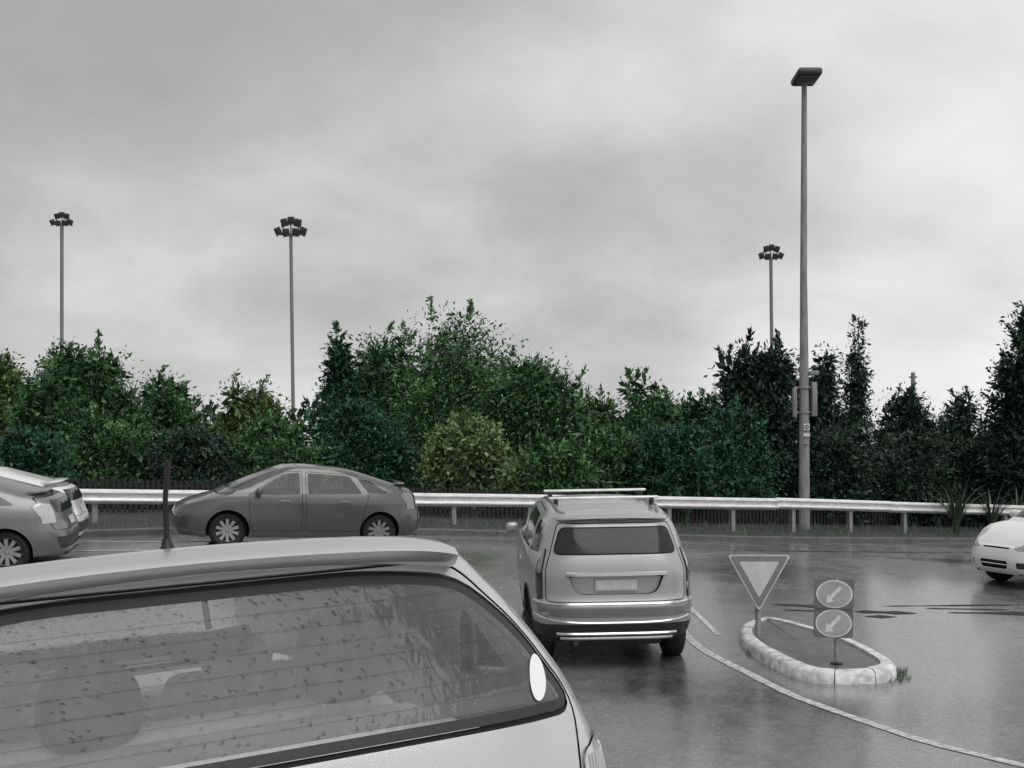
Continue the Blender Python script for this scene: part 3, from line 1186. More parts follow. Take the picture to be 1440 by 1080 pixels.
tag(hatch, 'silver hatchback seen close from behind, rain on its rear window, filling the lower left', 'hatchback')
car = Car(hp)
car.build(hatch, M['silver'], hreg)
for k in ('tail_lamp_R', 'tail_lamp_L'):
    pass
for k, o in list(car.built.items()):
    if k.startswith('tail_lamp'):
        o.name = 'tail_lamp'
H = car
bk = [k for k in H.parts if k[1] in ('tailgate', 'panel_gap', 'body', 'door')]
# inner trim: lining a few centimetres inside the skin
V, Fc, NN, b0 = [], [], [], 0
for k in bk:
    P1 = np.concatenate(H.parts[k][0])
    N1 = np.concatenate(H.parts[k][1])
    T1 = np.concatenate(H.parts[k][2])
    zc = P1[T1].mean(1)[:, 2]
    Tk = T1[(zc > .30)]
    V.append(P1 - N1 * .03)
    NN.append(-N1)
    Fc.append(Tk[:, ::-1] + b0)
    b0 += len(P1)
me = bpy.data.meshes.new('headliner')
me.from_pydata(np.concatenate(V).tolist(), [], np.concatenate(Fc).tolist())
o = link('headliner', me, M['lining'], hatch, True)


def hsurf(y, z, off=0.0):
    """point on the rear face of the hatchback"""
    e = 1e-3
    f = lambda a, b_: np.array([float(H.face_x(a, b_, 'r')), a, b_])
    p = f(y, z)
    n = np.cross(f(y, z + e) - f(y, z - e), f(y + e, z) - f(y - e, z))
    n /= np.linalg.norm(n)
    if n[0] > 0:
        n = -n
    return Vector(p + n * off)


glass_o = car.built['rear_window']
for i in range(7):
    z = 1.11 + i * .036
    hw = .69 - (z - 1.06) * .40
    pts = [hsurf(y, z, .0045) for y in np.linspace(-hw, hw, 31)]
    MB().tube(pts, .00032, 4).build('heating_wire', M['trimgrey'], glass_o)
# painted frit band along the foot of the glass
mb = MB()
vs = []
for y in np.linspace(-.70, .70, 41):
    for z in (1.083, 1.118 + .006 * math.cos(y * 9)):
        vs.append(hsurf(y, z, -.002))
mb.add(vs, [(i * 2, i * 2 + 1, i * 2 + 3, i * 2 + 2) for i in range(40)], True)
mb.build('frit_band', M['trimgrey'], glass_o, fix=False)
# bright reflection low in the corner of the glass, added as a painted white oval
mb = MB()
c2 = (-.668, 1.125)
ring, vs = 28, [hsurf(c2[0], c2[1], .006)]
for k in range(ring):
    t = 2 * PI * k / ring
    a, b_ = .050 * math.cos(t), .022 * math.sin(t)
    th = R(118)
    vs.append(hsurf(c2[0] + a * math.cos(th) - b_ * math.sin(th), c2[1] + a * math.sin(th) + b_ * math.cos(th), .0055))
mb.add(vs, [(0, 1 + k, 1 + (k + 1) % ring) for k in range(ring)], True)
mb.build('painted_glare', M['painted_glare'], glass_o)
# spoiler lip over the glass with side joints
mb = MB()
vs, nseg = [], 44
for y in np.linspace(-.56, .56, nseg):
    e = (abs(y) / .56)
    zt = float(H.roof(.42, y))
    base = float(H.face_x(y, 1.39, 'r'))
    for dx, z in ((.20, float(H.roof(.60, y)) + .003), (.05, zt + .012), (-.045, zt - .006), (-.062, zt - .022), (-.04, zt - .042), (.03, zt - .052 - .01 * e)):
        vs.append((base + dx, y, z))
m_ = 6
fs = [(i * m_ + k, (i + 1) * m_ + k, (i + 1) * m_ + k + 1, i * m_ + k + 1) for i in range(nseg - 1) for k in range(m_ - 1)]
fs += [tuple(range(m_)), tuple((nseg - 1) * m_ + k for k in range(m_ - 1, -1, -1))]
mb.add(vs, fs, True)
mb.build('spoiler', M['silver'], hatch)
# gutter moulding along both roof edges
for sg in (-1, 1):
    pts = [(x, sg * (float(H.side_y(x, H.roof_edge(x))) + .002), H.roof_edge(x) + .002) for x in np.linspace(.62, 2.3, 24)]
    MB().tube(pts, .007, 6).build('roof_moulding', M['trimgrey'], hatch)
# antenna near the back of the roof
ax, ay = .47, .055
az = float(H.roof(ax, ay))
ant = MB().lathe([(az - .01, .020), (az + .006, .019), (az + .018, .013), (az + .034, .009)], 'z', 16, (ax, ay, 0)).build('antenna', M['blackrub'], hatch)
MB().tube([(ax, ay, az + .03), (ax - .01, ay - .002, az + .12), (ax - .02, ay - .012, az + .20)], [.0065, .0055, .0070], 8).build('rod', M['blackrub'], ant)
# lamp ribs
for sg in (-1, 1):
    lamp = car.built['tail_lamp#' + ('R' if sg < 0 else 'L')]
    for i in range(9):
        y = sg * (.755 + i * .0125)
        MB().tube([hsurf(y - sg * .05 * (.95 - z), z, .008) for z in np.linspace(.66, .945, 8)], .0022, 5).build('lens_rib', M['chrome'], lamp)
# interior: rear bench, front seats, parcel shelf, mirror, dashboard
rb = empty('rear_seat')
rb.parent = hatch
MB().bevbox((1.02, 0, .72), (.16, 1.22, .62), .06, 3, Matrix.Rotation(R(-14), 3, 'Y')).build('backrest', M['trimlight'], rb)
MB().bevbox((1.32, 0, .50), (.50, 1.22, .16), .05, 3).build('cushion', M['trimlight'], rb)


def headrest(x, y, z, w, h, par, mt='cloth'):
    bm = bmesh.new()
    bmesh.ops.create_uvsphere(bm, u_segments=28, v_segments=18, radius=1)
    for v in bm.verts:
        c = v.co.copy()
        f = lambda a, e: math.copysign(abs(a) ** e, a)
        v.co = Vector((f(c.x, .8) * .065 + x, f(c.y, .72) * w / 2 * (1 - .10 * c.z) + y, f(c.z, .78) * h / 2 + z))
    me = bpy.data.meshes.new('headrest')
    bm.to_mesh(me)
    bm.free()
    o = link('headrest', me, M[mt], par, True)
    for q in (-.06, .06):
        MB().tube([(x, y + q, z - h * .45), (x + .01, y + q, z - h * .45 - .12)], .007, 8).build('headrest_post', M['chrome'], o)


headrest(.80, -.42, 1.155, .25, .25, rb)
headrest(.90, .20, 1.10, .25, .22, rb)
for sg in (-1, 1):
    fsr = empty('front_seat')
    fsr.parent = hatch
    MB().bevbox((1.98, sg * .37, .74), (.16, .50, .58), .07, 3, Matrix.Rotation(R(-16), 3, 'Y')).build('backrest', M['trimlight'], fsr)
    MB().bevbox((2.28, sg * .37, .48), (.50, .50, .16), .06, 3).build('cushion', M['cloth'], fsr)
    headrest(1.90, sg * .37, 1.07, .24, .14, fsr, 'trimlight')
MB().bevbox((.58, 0, .98), (.60, 1.24, .03), .01).build('parcel_shelf', M['trimlight'], hatch)
MB().bevbox((2.82, 0, .80), (.60, 1.36, .20), .08, 3).build('dashboard', M['trimlight'], hatch)
mr = MB().bevbox((1.30, -.18, 1.175), (.035, .245, .08), .034, 4, Matrix.Rotation(R(-4), 3, 'X')).build('rear_view_mirror', M['trim'], hatch)
MB().tube([(1.32, -.18, 1.22), (1.40, -.18, 1.44)], .010, 8).build('mirror_stem', M['trimgrey'], mr)
MB().bevbox((-.004 + float(H.face_x(0, .79, 'r')), 0, .79), (.012, .36, .12), .004).build('number_plate', M['plate'], hatch)
place(hatch, -.3695, 1.9202, .4711, -.0704, -.032, z=.066)

#---------------- silver SUV ahead
sp_ = dict(
    b=[(.2, .78), (.38, .88), (.60, .91), (.95, .905), (1.08, .885), (1.2, .83), (1.4, .765), (1.53, .69), (1.60, .61), (1.66, .53)],
    xr=[(.2, .16), (.36, .05), (.5, .0), (.66, .0), (.74, .05), (1.0, .07), (1.10, .09), (1.25, .15), (1.45, .25), (1.60, .34), (1.70, .42)],
    xf=[(.2, 4.45), (.4, 4.58), (.7, 4.6), (1.05, 4.5)],
    xc=[(1.0, 3.75), (1.2, 3.4), (1.5, 2.95), (1.65, 2.7), (1.75, 2.5)],
    hood=[(3.4, 1.12), (3.9, 1.06), (4.4, .95), (4.58, .84)],
    roof=[(.3, 1.60), (.8, 1.625), (1.6, 1.64), (2.4, 1.63), (2.9, 1.57)],
    roofw=.66, hoodw=.85, xm=2.2, nr=5.6, crown=.06, wheels=[.86, 3.55], wr=.365, h=.07, sill=.30, cladding='trimgrey', spokes=6)
tg = [(-.73, .72, .05), (.73, .72, .05), (.73, 1.05, .05), (.67, 1.24, .05), (.59, 1.52, .06), (-.59, 1.52, .06), (-.67, 1.24, .05), (-.73, 1.05, .05)]
win = [(-.635, 1.215, .05), (.635, 1.215, .05), (.555, 1.465, .06), (-.555, 1.465, .06)]
pr_ = [(-.50, 1.00, .02), (-.42, .80, .09), (.42, .80, .09), (.50, 1.00, .02)]
sreg = dict(
    rear=gapped(tg, 'tailgate!', 'paint', None, 0, .05, .009) + [
        (np.array(offset_poly(rpoly(win, .05), -.014)), 'tailgate!', 'gap', None, -.004),
        (np.array(rpoly(win, .05)), 'rear_window!', 'glassgrey', None, .002),
        (pr_, 'plate_recess!', 'silver2', 'tailgate!', -.05, .05),
        ([(-.90, .26), (.90, .26), (.90, .46), (.62, .50), (-.62, .50), (-.90, .46)], 'lower_bumper!', 'trim', None, .004, .02),
        ([(-.86, .60), (-.80, .69), (.80, .69), (.86, .60), (.60, .575), (-.60, .575)], 'bumper_top!', 'grey', None, .010, .02),
        ([(-.9, .73), (-.76, .73), (-.76, 1.05), (-.70, 1.25), (-.9, 1.20)][::-1], 'tail_lamp#R!', 'lampdark', None, .012, .03),
        ([(.9, .73), (.76, .73), (.76, 1.05), (.70, 1.25), (.9, 1.20)], 'tail_lamp#L!', 'lampdark', None, .012, .03),
        ([(-.86, 1.00), (-.765, 1.00), (-.71, 1.23), (-.86, 1.20)][::-1], 'tail_lamp#R!', 'lampgrey', None, .014, .02),
        ([(.86, 1.00), (.765, 1.00), (.71, 1.23), (.86, 1.20)], 'tail_lamp#L!', 'lampgrey', None, .014, .02),
    ],
    wind=[([(-.66, 1.16), (.66, 1.16), (.54, 1.58), (-.54, 1.58)], 'windscreen!', 'glassdark', None, .001, .06)],
    side=gapped([(1.32, .42), (2.34, .42), (2.36, 1.1), (2.30, 1.58), (1.12, 1.57), (1.08, 1.1), (1.18, .8)], 'rear_door', 'paint', None, 0, .06, .008)
    + gapped([(2.42, .42), (3.22, .42), (3.26, .8), (3.30, 1.12), (2.86, 1.52), (2.40, 1.58)], 'front_door', 'paint', None, 0, .06, .008) + [
        ([(1.20, 1.16), (2.30, 1.13), (2.26, 1.52), (1.27, 1.51)], 'rear_side_window', 'glassdark', 'rear_door', -.004, .04),
        ([(2.46, 1.13), (3.20, 1.14), (2.82, 1.47), (2.46, 1.52)], 'front_side_window', 'glassdark', 'front_door', -.004, .04),
        ([(.52, 1.19), (1.00, 1.17), (1.06, 1.49), (.66, 1.48)], 'quarter_window', 'glassdark', None, -.004, .05),
        ([(.16, .74), (.34, .78), (.40, 1.12), (.30, 1.24), (.10, 1.24), (.02, .74)], 'tail_lamp', 'lampdark', None, .006, .02),
        ([(-.2, .24), (1.0, .24), (1.0, .46), (-.2, .50)], 'lower_bumper', 'trim', None, .004, .02),
        ([(1.0, .24), (3.4, .24), (3.4, .44), (1.0, .44)], 'side_sill', 'trimgrey', None, .004, .02),
    ])
suv = empty('suv')
tag(suv, 'silver SUV with roof bars, seen from behind, left of the give-way sign', 'suv')
car = Car(sp_)
car.build(suv, M['silver2'], sreg)
for k, o in list(car.built.items()):
    if k.startswith('tail_lamp'):
        o.name = 'tail_lamp'
U = car
fx = lambda y, z: float(U.face_x(y, z, 'r'))
mb = MB()
for y0 in (0,):
    vs = []
    for y in np.linspace(-.52, .52, 21):
        x = fx(y, 1.01)
        for dx, z in ((-.004, 1.035), (-.028, 1.02), (-.03, .995), (-.004, .98)):
            vs.append((x + dx, y, z))
    fs = [(i * 4 + k, i * 4 + k + 1, (i + 1) * 4 + k + 1, (i + 1) * 4 + k) for i in range(20) for k in range(3)]
    fs += [(0, 3, 2, 1), (80, 81, 82, 83)]
    mb.add(vs, fs, False)
mb.build('chrome_strip', M['chrome'], car.built['tailgate'])
pl = MB().bevbox((fx(0, .885) + .032, -.0, .888), (.014, .44, .125), .006).build('number_plate', M['plate'], car.built['tailgate'])
MB().box((fx(0, .885) + .022, -.0, .888), (.006, .40, .09)).build('plate_face', M['signwhite'], pl)
vs = []
for y in np.linspace(-.64, .64, 21):
    x, z = fx(y, 1.55), float(U.roof(.36, y))
    for dx, dz in ((.25, .006), (.02, .004), (-.07, -.016), (-.075, -.03), (-.01, -.045)):
        vs.append((x + dx, y, z + dz))
fs = [(i * 5 + k, (i + 1) * 5 + k, (i + 1) * 5 + k + 1, i * 5 + k + 1) for i in range(20) for k in range(4)] + [(0, 1, 2, 3, 4), (104, 103, 102, 101, 100)]
MB().add(vs, fs, True).build('spoiler', M['silver2'], suv)
MB().bevbox((fx(0, 1.5) - .03, 0, 1.565), (.02, .30, .018), .005).build('brake_light', M['lampgrey'], suv)
# bumper step line, chrome and lower strips
for z, w, r_, mt, nm in ((.705, .84, .016, 'chrome', 'bumper_strip'), (.515, .84, .012, 'chrome', 'bumper_strip'), (.395, .62, .016, 'chrome', 'skid_strip'), (.345, .58, .018, 'silver2', 'skid_strip')):
    MB().tube([(fx(y, z) - .012, y, z + (.05 if nm == 'bumper_strip' and z < .6 else 0) * (abs(y) / w) ** 3) for y in np.linspace(-w, w, 33)], r_, 6).build(nm, M[mt], suv)
for sg in (-1, 1):
    MB().bevbox((fx(.70, .6) + .0, sg * .70, .60), (.02, .16, .035), .008).build('reflector', M['lampgrey'], suv)
    pts = [(x, sg * (float(U.side_y(x, U.roof_edge(x))) - .06), U.roof_edge(x) + (.045 if .7 < x < 2.6 else .015)) for x in (.55, .70, .9, 1.5, 2.2, 2.6, 2.75)]
    MB().tube(pts, .016, 8).build('roof_rail', M['alloy'], suv)
    MB().bevbox((3.12, sg * .97, 1.15), (.12, .16, .14), .05, 3).build('wing_mirror', M['silver2'], suv)
    mb = MB().tube([(1.70, sg * (float(U.side_y(1.7, .98)) + .02), .98), (1.52, sg * (float(U.side_y(1.5, .98)) + .02), .98)], .012, 6)
    mb.build('handle', M['chrome'], car.built['rear_door#' + ('L' if sg > 0 else 'R')])
for xb in (1.15, 2.05):
    MB().bevbox((xb, .0, 1.695 + .008 * xb), (.07, 1.24, .028), .014, 3).build('roof_bar', M['galv'], suv)
    for sg in (-1, 1):
        MB().bevbox((xb, sg * .54, 1.66), (.07, .05, .09), .012).build('roof_bar_foot', M['trim'], suv)
# tow hitch, exhaust, spare wheel pan under the tail
MB().tube([(.45, .42, .30), (.08, .42, .29)], .028, 12).build('exhaust', M['trimgrey'], suv)
MB().bevbox((.55, 0, .31), (.8, 1.0, .14), .05).build('fuel_tank', M['trim'], suv)
for _o in suv.children:
    if not _o.name.startswith('wheel'):
        _o.location.z += .045
place(suv, 1.095, 11.05, R(2.0), tilt_from=(.86, 3.55, .8))

#---------------- hatchback leaving to the left, the passing one, and the far white one
pp = dict(
    b=[(.15, .74), (.32, .83), (.6, .87), (.85, .865), (.97, .83), (1.1, .77), (1.3, .68), (1.42, .60), (1.49, .52)],
    xr=[(.15, .16), (.3, .04), (.5, .0), (.62, .02), (.74, .07), (.95, .12), (1.05, .17), (1.12, .30), (1.18, .50), (1.5, 1.6)],
    xf=[(.15, 4.35), (.35, 4.46), (.55, 4.46), (.75, 4.36), (.95, 4.2)],
    xc=[(.95, 3.75), (1.1, 3.42), (1.3, 2.95), (1.42, 2.65), (1.5, 2.4)],
    hood=[(3.3, 1.02), (3.7, .96), (4.2, .80), (4.45, .68)],
    roof=[(.15, 1.16), (.6, 1.27), (1.1, 1.385), (1.7, 1.465), (2.2, 1.49), (2.7, 1.46)],
    roofw=.62, hoodw=.82, xm=2.2, nr=5, crown=.06, wheels=[.86, 3.56], wr=.32, h=.07, sill=.2, spokes=10)


def prius_regs(lamp='lampclear', gl='glassdark'):
    return dict(
        rear=gapped([(-.70, .62), (.70, .62), (.72, 1.0), (.66, 1.12), (-.66, 1.12), (-.72, 1.0)], 'tailgate!', 'paint', None, 0, .05, .008) + [
            ([(-.60, .88), (.60, .88), (.58, 1.07), (-.58, 1.07)], 'rear_window!', gl, None, .003, .03),
            ([(-.9, .72), (-.64, .74), (-.62, 1.02), (-.9, 1.06)][::-1], 'tail_lamp#R!', lamp, None, .006, .02),
            ([(.9, .72), (.64, .74), (.62, 1.02), (.9, 1.06)], 'tail_lamp#L!', lamp, None, .006, .02),
            ([(-.62, .34), (.62, .34), (.70, .52), (-.70, .52)], 'bumper_insert!', 'trimgrey', None, -.01, .03),
            ([(-.20, .66), (.20, .66), (.20, .78), (-.20, .78)], 'number_plate!', 'plate', None, .006, .01)],
        roof=[([(.34, -.50), (1.25, -.46), (1.25, .46), (.34, .50)], 'upper_rear_window!', gl, None, .003, .06)],
        wind=[([(-.64, 1.04), (.64, 1.04), (.50, 1.41), (-.50, 1.41)], 'windscreen!', gl, None, .001, .06)],
        side=gapped([(1.24, .32), (2.22, .32), (2.22, 1.38), (1.30, 1.34), (1.06, 1.02), (1.14, .75)], 'rear_door', 'paint', None, 0, .06, .008)
        + gapped([(2.28, .32), (3.18, .32), (3.22, .95), (2.62, 1.36), (2.28, 1.39)], 'front_door', 'paint', None, 0, .06, .008) + [
            ([(1.20, 1.00), (2.18, .98), (2.18, 1.35), (1.42, 1.31)], 'rear_side_window', gl, 'rear_door', -.004, .05),
            ([(2.32, .98), (3.16, .97), (2.62, 1.32), (2.32, 1.36)], 'front_side_window', gl, 'front_door', -.004, .05),
            ([(.72, 1.02), (1.08, 1.01), (1.28, 1.27), (1.05, 1.23)], 'quarter_window', gl, None, -.004, .04),
            ([(-.2, .72), (.30, .74), (.48, .98), (.34, 1.10), (.18, 1.10), (-.2, 1.05)], 'tail_lamp', lamp, None, .006, .02)])


def fastback(label, group, paint, lamp, gl='glassdark'):
    r_ = empty('passing_car')
    tag(r_, label, 'car', group)
    c = Car(pp)
    c.build(r_, paint, prius_regs(lamp, gl))
    for k, o in list(c.built.items()):
        if k.startswith('tail_lamp'):
            o.name = 'tail_lamp'
        elif k.startswith('upper_rear'):
            o.name = 'rear_window'
    # split-window spoiler bar
    vs = []
    for y in np.linspace(-.60, .60, 17):
        x = float(c.face_x(y, 1.14, 'r'))
        z = float(c.roof(x, y))
        for dx, dz in ((.12, .006), (-.03, .006), (-.06, -.008), (-.01, -.022)):
            vs.append((x + dx, y, z + dz))
    fs = [(i * 4 + k, (i + 1) * 4 + k, (i + 1) * 4 + k + 1, i * 4 + k + 1) for i in range(16) for k in range(3)] + [(0, 1, 2, 3), (67, 66, 65, 64)]
    MB().add(vs, fs, True).build('spoiler', paint, r_)
    if gl == 'sideglass':
        for sg in (-1, 1):
            st = empty('seat')
            st.parent = r_
            MB().bevbox((2.05, sg * .37, .80), (.15, .48, .60), .06, 3, Matrix.Rotation(R(-14), 3, 'Y')).build('backrest', M['cloth'], st)
            MB().bevbox((2.3, sg * .37, .48), (.46, .48, .15), .05, 3).build('cushion', M['cloth'], st)
            MB().bevbox((1.93, sg * .37, 1.18), (.10, .24, .17), .05, 3).build('headrest', M['cloth'], st)
        MB().bevbox((1.12, 0, .80), (.15, 1.2, .55), .06, 3, Matrix.Rotation(R(-14), 3, 'Y')).build('rear_seat', M['cloth'], r_)
        MB().bevbox((3.15, 0, .85), (.5, 1.3, .2), .07, 3).build('dashboard', M['trim'], r_)
    for sg in (-1, 1):
        MB().bevbox((3.05, sg * .95, 1.03), (.11, .2, .13), .05, 3).build('wing_mirror', paint, r_)
        for nm, xa in (('rear_door', 1.45), ('front_door', 2.5)):
            MB().tube([(xa, sg * (float(c.side_y(xa, .86)) + .02), .86), (xa + .17, sg * (float(c.side_y(xa + .17, .86)) + .02), .86)], .012, 6).build('handle', paint, c.built[nm + '#' + ('L' if sg > 0 else 'R')])
    return r_, c


M['grey2'] = mat('light_grey_paint', 0.12, 0.3, 0.5, 0.8, var=0.06, vscale=3, drops=0.08)
pr, _c = fastback('dark grey fastback hatchback with clear tail lamps leaving at the left edge', None, M['grey'], 'lampclear')
place(pr, -6.84, 16.8, R(103), tilt_from=(.86, 3.56, .8))
gc, _c = fastback('mid grey car passing sideways in front of the guardrail, behind the near hatchback', None, M['grey2'], 'lampgrey', 'sideglass')
place(gc, -1.9, 20.6, R(110), tilt_from=(.86, 3.56, .8))
wc, _c = fastback('small white car mostly hidden behind the dark grey hatchback at the left', None, M['white'], 'lampclear')
place(wc, -7.36, 18.5, R(104), tilt_from=(.86, 3.56, .8))

#---------------- white hatchback coming in from the right
wp = dict(
    b=[(.15, .72), (.3, .82), (.55, .845), (.8, .84), (.95, .80), (1.1, .75), (1.3, .68), (1.45, .60), (1.52, .50)],
    xr=[(.15, .14), (.3, .02), (.5, .0), (.75, .05), (1.0, .10), (1.3, .25), (1.5, .4)],
    xf=[(.15, 3.74), (.26, 3.88), (.40, 3.92), (.52, 3.90), (.62, 3.86), (.74, 3.76), (.95, 3.5)],
    xc=[(.92, 3.15), (1.1, 2.86), (1.3, 2.5), (1.45, 2.2), (1.55, 2.0)],
    hood=[(2.9, .98), (3.2, .93), (3.5, .84), (3.75, .70), (3.86, .60)],
    roof=[(.3, 1.46), (.9, 1.51), (1.6, 1.525), (2.1, 1.50), (2.4, 1.46)],
    roofw=.62, hoodw=.8, xm=1.9, nr=5, nf=4.0, crown=.06, hcrown=.05, wheels=[.66, 3.16], wr=.30, h=.06, sill=.18, spokes=8)
hl = [(-.86, .62), (-.50, .60), (-.46, .68), (-.86, .80)]
M['lampgrey2'] = mat('pale_lamp_lens', 0.42, 0.08, 0.3, 0.9, var=0.25, vscale=30)
wreg = dict(
    nose=[([(-.24, .575), (.24, .575), (.27, .605), (-.27, .605)], 'grille!', 'gap', None, -.012, .015),
          ([(-.24, .28), (.24, .28), (.26, .40), (-.26, .40)], 'lower_grille!', 'gap', None, -.03, .04),
          ([(-.62, .30), (-.40, .30), (-.40, .39), (-.60, .39)], 'fog_lamp#R!', 'lampdark', None, -.015, .03),
          ([(.40, .30), (.62, .30), (.60, .39), (.40, .39)], 'fog_lamp#L!', 'lampdark', None, -.015, .03),
          ([(-.9, .57), (-.36, .56), (-.33, .62), (-.9, .80)], 'headlight#R!', 'lampgrey2', None, .003, .02),
          ([(.9, .57), (.36, .56), (.33, .62), (.9, .80)][::-1], 'headlight#L!', 'lampgrey2', None, .003, .02)],
    hood=[([(3.62, .46), (3.86, .50), (3.86, .86), (3.3, .86), (3.25, .70)], 'headlight#L!', 'lampgrey2', None, .003, .04),
          ([(3.62, -.46), (3.86, -.50), (3.86, -.86), (3.3, -.86), (3.25, -.70)][::-1], 'headlight#R!', 'lampgrey2', None, .003, .04)],
    wind=[([(-.64, 1.0), (.64, 1.0), (.5, 1.44), (-.5, 1.44)], 'windscreen!', 'glassdark', None, .001, .06)],
    rear=[([(-.62, 1.0), (.62, 1.0), (.5, 1.38), (-.5, 1.38)], 'rear_window!', 'glassdark', None, .001, .06)],
    side=gapped([(1.1, .32), (1.98, .32), (1.98, 1.42), (1.2, 1.42), (1.0, 1.0), (1.05, .7)], 'rear_door', 'paint', None, 0, .06, .008)
    + gapped([(2.04, .32), (2.82, .32), (2.88, .98), (2.3, 1.38), (2.04, 1.42)], 'front_door', 'paint', None, 0, .06, .008) + [
        ([(1.12, 1.02), (1.94, 1.0), (1.94, 1.38), (1.28, 1.38)], 'rear_side_window', 'glassdark', 'rear_door', -.004, .05),
        ([(2.08, 1.0), (2.80, .99), (2.28, 1.35), (2.08, 1.38)], 'front_side_window', 'glassdark', 'front_door', -.004, .05),
        ([(3.30, .64), (3.86, .56), (3.9, .80), (3.4, .86), (3.1, .88)], 'headlight', 'lampgrey2', None, .003, .04)])
wh = empty('white_hatchback')
tag(wh, 'white hatchback nosing in at the right edge of the photo, headlights toward us', 'car')
car = Car(wp)
car.build(wh, M['white'], wreg)
for k, o in list(car.built.items()):
    if k.startswith('headlight'):
        o.name = 'headlight'
    elif k.startswith('fog'):
        o.name = 'fog_lamp'
for sg in (-1, 1):
    MB().bevbox((2.62, sg * .90, 1.02), (.11, .2, .13), .05, 3).build('wing_mirror', M['white'], wh)
bx = float(car.face_x(0, .66, 'f'))
MB().tube([(float(car.face_x(y, .335, 'f')) - .0, y, .345) for y in np.linspace(-.24, .24, 13)], .008, 6).build('grille_bar', M['white'], wh)
WX, WY = 7.17, 15.9
yaw = R(90 + 20)
fwd = Vector((-math.sin(yaw), math.cos(yaw), 0))
place(wh, WX - fwd.x * 3.9, WY - fwd.y * 3.9, yaw, tilt_from=(.66, 3.16, .8))

# ------------------------------------------------------------------ guardrail
gr = empty('guardrail', (0, 0, 0))
tag(gr, 'galvanised W-beam guardrail on steel posts along the far edge of the main road', 'guardrail')


def rail_top(s):
    x = RO.x + RD.x * s
    return float(np.interp(x, [-20, -9.3, -.5, 7.5, 16, 30], [2.06, 2.09, 2.05, 1.98, 1.80, 1.6]))


prof = [(0, 0), (-.018, .018), (-.075, .05), (-.083, .075), (-.075, .10), (-.02, .135), (-.012, .155), (-.02, .175), (-.075, .21), (-.083, .235), (-.075, .26), (-.018, .292), (0, .31)]
for i, s0 in enumerate(np.arange(-18, 42, 4.0)):
    vs, nst = [], 9
    jz, jz2 = random.uniform(-.012, .012), random.uniform(-.012, .012)
    for j in range(nst):
        s1 = s0 + .001 + (4.06 - .002) * j / (nst - 1)
        lap = -.004 if (j == nst - 1) else 0
        for dz, off in ((0, 0), (0, .004)):
            for e, z in prof:
                p = rp(s1, e + off + lap)
                vs.append((p.x, p.y, rail_top(s1) - .31 + z + jz + (jz2 - jz) * j / (nst - 1)))
    m_ = len(prof)
    fs = []
    for j in range(nst - 1):
        for half in (0, 1):
            for k in range(m_ - 1):
                a = j * 2 * m_ + half * m_ + k
                fs.append((a, a + 1, a + 2 * m_ + 1, a + 2 * m_))
    MB().add(vs, fs, True).build('rail_panel', M['galv'], gr)
post_mesh = None
for s1 in np.arange(-17.35, 42, 2.0):
    p = rp(s1, .10)
    zt = rail_top(s1) - .03
    zb = vz(p.x, p.y) - .06
    if post_mesh is None:
        mb = MB()
        rz = Matrix.Rotation(RA, 3, 'Z')
        mb.box((0, 0, .5), (.012, .12, 1.0), rz)
        mb.box(tuple(rz @ Vector((0, -.06, .5))), (.11, .010, 1.0), rz)
        mb.box(tuple(rz @ Vector((0, .06, .5))), (.11, .010, 1.0), rz)
        o = mb.build('post', M['galvpost'], gr)
        post_mesh = o.data
    else:
        o = bpy.data.objects.new('post', post_mesh)
        C.objects.link(o)
        o.parent = gr
    o.location = (p.x, p.y, zb)
    o.scale = (1, 1, zt - zb)
    if abs(s1) < 60:
        bk_ = MB()
        pb = rp(s1, .035)
        bk_.box((pb.x, pb.y, rail_top(s1) - .155), (.11, .07, .18), Matrix.Rotation(RA, 3, 'Z'))
        bk_.build('spacer_block', M['galvpost'], gr)

# ------------------------------------------------------------------ dark paling fence under the trees
fe = empty('paling_fence', (0, 0, 0))
tag(fe, 'low dark paling fence in the shade between the guardrail and the trees', 'fence')
pal = MB()
for s1 in np.arange(-20, 40, .13):
    p = rp(s1, 3.4 + .02 * math.sin(s1 * 3))
    z0 = vz(p.x, p.y)
    hgt = .78 + .03 * random.random()
    pal.box((p.x, p.y, z0 + hgt / 2), (.09, .018, hgt), Matrix.Rotation(RA + random.uniform(-.04, .04), 3, 'Z'))
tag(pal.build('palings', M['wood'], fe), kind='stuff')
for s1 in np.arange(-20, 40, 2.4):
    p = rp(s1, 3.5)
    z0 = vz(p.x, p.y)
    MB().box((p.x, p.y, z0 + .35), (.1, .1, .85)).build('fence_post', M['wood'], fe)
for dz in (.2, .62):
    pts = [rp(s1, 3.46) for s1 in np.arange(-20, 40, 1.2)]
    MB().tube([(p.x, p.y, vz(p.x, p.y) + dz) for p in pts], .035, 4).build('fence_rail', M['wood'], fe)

# ------------------------------------------------------------------ street-light pole
PY = 31.0


def at(px_, py_, Y):
    return Vector(((px_ - 720) * Y / F, Y, CAMZ + (YH - py_) * Y / F))


